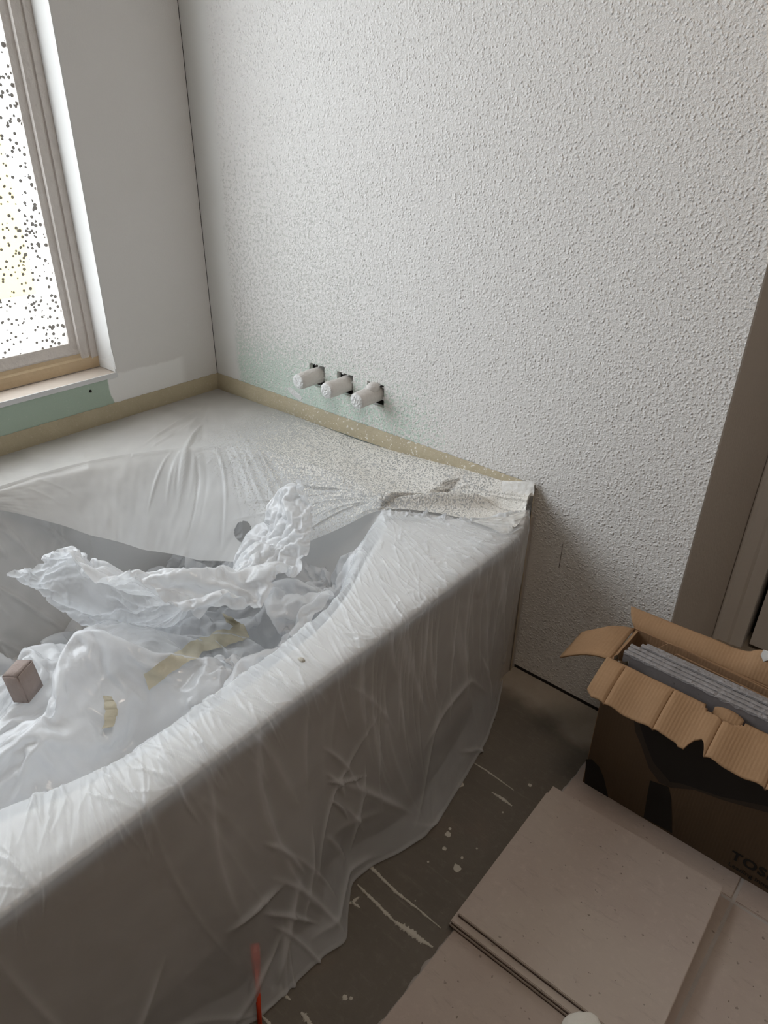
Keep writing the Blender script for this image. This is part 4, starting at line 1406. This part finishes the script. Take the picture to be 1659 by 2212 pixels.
# white cloth corner lying on the stack at the bottom of the view
def lump(name, c, rad, mat, label, cat, seed):
    bm = bmesh.new()
    bmesh.ops.create_icosphere(bm, subdivisions=4, radius=1)
    for v in bm.verts:
        p = v.co.copy()
        q = 1 + 0.18 * noise.noise(p * 1.3 + Vector((seed, 0, 0))) + 0.06 * noise.noise(p * 4 + Vector((seed, 2, 0)))
        v.co = Vector((c[0] + p.x * rad[0] * q, c[1] + p.y * rad[1] * q, max(c[2] - rad[2] * 0.9, c[2] + p.z * rad[2] * q)))
    return from_bm(name, bm, mat, None, True, label=label, category=cat)
c = zpl((1262, 2236), 0.052)
lump('cloth', (c.x, c.y, 0.0525), (0.030, 0.030, 0.012), M_RAG, 'off-white cloth end lying on the tile stack at the bottom edge', 'cloth', 2)

# ------------------------------------------------------------------ red stick under the hem
a, b = Vector((1.243, -0.936, 0.004)), Vector((1.187, -0.8905, 0.098))
e = empty('stick', a, label='orange-red plastic stick poking up beneath the front film hem', category='stick')
d = (b - a).normalized()
sx = Vector((-d.y, d.x, 0)).normalized()
up = sx.cross(d)
def flat_stick(name, f0, f1, w0, w1, th_):
    bm = bmesh.new()
    vs = []
    L_ = (b - a).length
    for f, w in ((f0, w0), (f0 + (f1 - f0) * 0.5, (w0 + w1) / 2 * 1.05), (f1, w1)):
        c_ = a + d * (f * L_)
        vs.append([bm.verts.new(c_ + sx * sx_ * w / 2 + up * u_ * th_ / 2) for sx_, u_ in ((-1, -1), (1, -1), (1, 1), (-1, 1))])
    for r0, r1 in zip(vs[:-1], vs[1:]):
        for k in range(4):
            bm.faces.new([r0[k], r0[(k + 1) % 4], r1[(k + 1) % 4], r1[k]])
    bm.faces.new(vs[0][::-1])
    bm.faces.new(vs[-1])
    bmesh.ops.bevel(bm, geom=bm.edges[:], offset=th_ * 0.25, segments=2, affect='EDGES')
    return from_bm(name, bm, M_RED, e, True)
flat_stick('shaft', 0.0, 0.72, 0.006, 0.008, 0.005)
flat_stick('blade', 0.60, 1.0, 0.011, 0.015, 0.004)


# ------------------------------------------------------------------ loose film lining the window side of the tub
na, nb = 260, 110
ta = np.radians(np.linspace(150, 232, na))
A, B = np.meshgrid(ta * 0.5, np.linspace(0, 0.42, nb), indexing='ij')
P = np.zeros((na, nb, 3))
for i in range(na):
    for j in range(nb):
        g = j / (nb - 1)
        rr = float(rim_r(ta[i])) - 0.012 - 0.10 * g ** 1.4 - 0.02 * math.sin(math.pi * g)
        P[i, j] = (BC[0] + rr * math.cos(ta[i]), BC[1] + rr * math.sin(ta[i]), 0.425 - 0.345 * g)
r = np.random.default_rng(77)
sp = [(r.uniform(A.min(), A.max()), r.uniform(0.02, 0.4), math.pi / 2 + r.normal(0.5, 0.5), r.uniform(0.08, 0.3), r.uniform(0.004, 0.012), r.uniform(0.003, 0.012)) for k in range(40)]
h = ridges(A, B, sp) + 0.006 * crease(A, B, 9, 4)
Nn = normals(P)
Nn *= np.sign(((np.array([BC[0], BC[1], 0.3]) - P) * Nn).sum(-1, keepdims=True))
P = P + Nn * h[..., None]
LIN = P.reshape(-1, 3)
grid('plastic_sheet', P, M_FILM_INNER, attrs={'fold': np.clip(h / 0.01, 0, 1)}, label='thin see-through film lining the window side of the tub, in shade', category='plastic sheet')

# crumpled strips of yellowed masking paper caught in the heap, lying on its surface
def heap_top(S, px):
    """the heap's point nearest to a line of sight, closest to the viewer"""
    d = (zpl(px, 0.3) - CAM).normalized()
    Q = S.reshape(-1, 3) - np.array(CAM)
    tt_ = Q @ np.array(d)
    off_ = np.linalg.norm(Q - tt_[:, None] * np.array(d), axis=1)
    k = np.argmin(tt_ + 40 * np.maximum(off_ - 0.0035, 0))
    return CAM + d * float(tt_[k])
ALLH = np.concatenate([Q1.reshape(-1, 3), Q2.reshape(-1, 3)])
def paper_strip(upper, lower, seed, label):
    """paper lying on the heap between two lines of points"""
    n, m = 16 * (len(upper) - 1) + 1, 9
    u_ = np.linspace(0, len(upper) - 1, n)
    edge = lambda Q: np.stack([np.interp(u_, range(len(Q)), [q[k] for q in Q]) for k in (0, 1)], -1)
    a_, b_ = edge(upper), edge(lower)
    for q_, o_ in ((a_, 0.0), (b_, 7.0)):               # torn, uneven edges
        q_ += np.array([[6 * noise.noise(Vector((u * 2.3, seed, o_))) + 4 * noise.noise(Vector((u * 7.1, seed, o_ + 2))), 9 * noise.noise(Vector((u * 2.9, seed, o_ + 4))) + 6 * noise.noise(Vector((u * 8.3, seed, o_ + 5)))] for u in u_])
    P = np.zeros((n, m, 3))
    for i in range(n):
        for j in range(m):
            g = j / (m - 1)
            P[i, j] = heap_top(ALLH, tuple(a_[i] * (1 - g) + b_[i] * g))
    for _ in range(4):                                  # settle into one continuous strip
        Q = np.pad(P, ((1, 1), (1, 1), (0, 0)), 'edge')
        P = 0.4 * P + 0.15 * (Q[:-2, 1:-1] + Q[2:, 1:-1] + Q[1:-1, :-2] + Q[1:-1, 2:])
    P += np.array(-AX_F) * 0.010
    ii, jj = np.meshgrid(np.arange(n) * 0.004, np.arange(m) * 0.003, indexing='ij')
    h = 0.016 * crease(ii, jj, 30, seed) + 0.009 * crease(ii, jj, 70, seed + 3)
    return grid('masking_paper', P - np.array(AX_F) * (h - 0.002)[..., None], M_PAPER, label=label, category='masking paper')
paper_strip([(480, 1318), (530, 1346), (490, 1354), (428, 1376), (370, 1410), (312, 1456)], [(490, 1345), (545, 1378), (505, 1390), (442, 1410), (384, 1446), (326, 1490)], 3, 'long crumpled yellowish paper strip across the middle of the film heap')
paper_strip([(228, 1498), (230, 1530), (228, 1572)], [(246, 1500), (262, 1528), (252, 1570)], 6, 'short yellow paper scrap in a fold low on the film heap')

# taupe foam block in the tub
bm = bmesh.new()
box_bm(bm, (-0.017, -0.024, 0.0), (0.017, 0.024, 0.064))
bmesh.ops.bevel(bm, geom=bm.edges[:], offset=0.003, segments=2, affect='EDGES')
bmesh.ops.subdivide_edges(bm, edges=bm.edges[:], cuts=2, use_grid_fill=True)
bmesh.ops.rotate(bm, verts=bm.verts, matrix=Matrix.Rotation(0.55, 3, 'Z') @ Matrix.Rotation(-0.12, 3, 'Y'))
c = heap_top(np.concatenate([ALLH, LIN]), (66, 1486)) + Vector((0.012, -0.009, -0.002))
bmesh.ops.translate(bm, verts=bm.verts, vec=c)
from_bm('sanding_block', bm, M_BLOCK, None, True, label='taupe block standing in the tub beside the crumpled film', category='block')

# open joint under the drywall, a hairline scratch on the wall, a crumb on the deck film
box('floor_gap', (1.10, -0.0012, 0.0), (WX - 0.001, 0.004, 0.008), M_DARK, wall_back)
p0, p1 = ypl((1217, 1172), 0), ypl((1208, 1226), 0)
pydata('scratch', [(p0.x - 0.0003, -0.0012, p0.z), (p0.x + 0.0003, -0.0012, p0.z), (p1.x + 0.0006, -0.0012, p1.z), (p1.x - 0.0006, -0.0012, p1.z)], [(0, 1, 2, 3)], M_DARK, wall_back)
c = zpl((651, 1426), 0.4515)
lump('crumb', (c.x, c.y, 0.4525), (0.0065, 0.0040, 0.0028), M_PLASTER, 'tiny beige plaster crumb on the shiny film over the tub front', 'debris', 5)
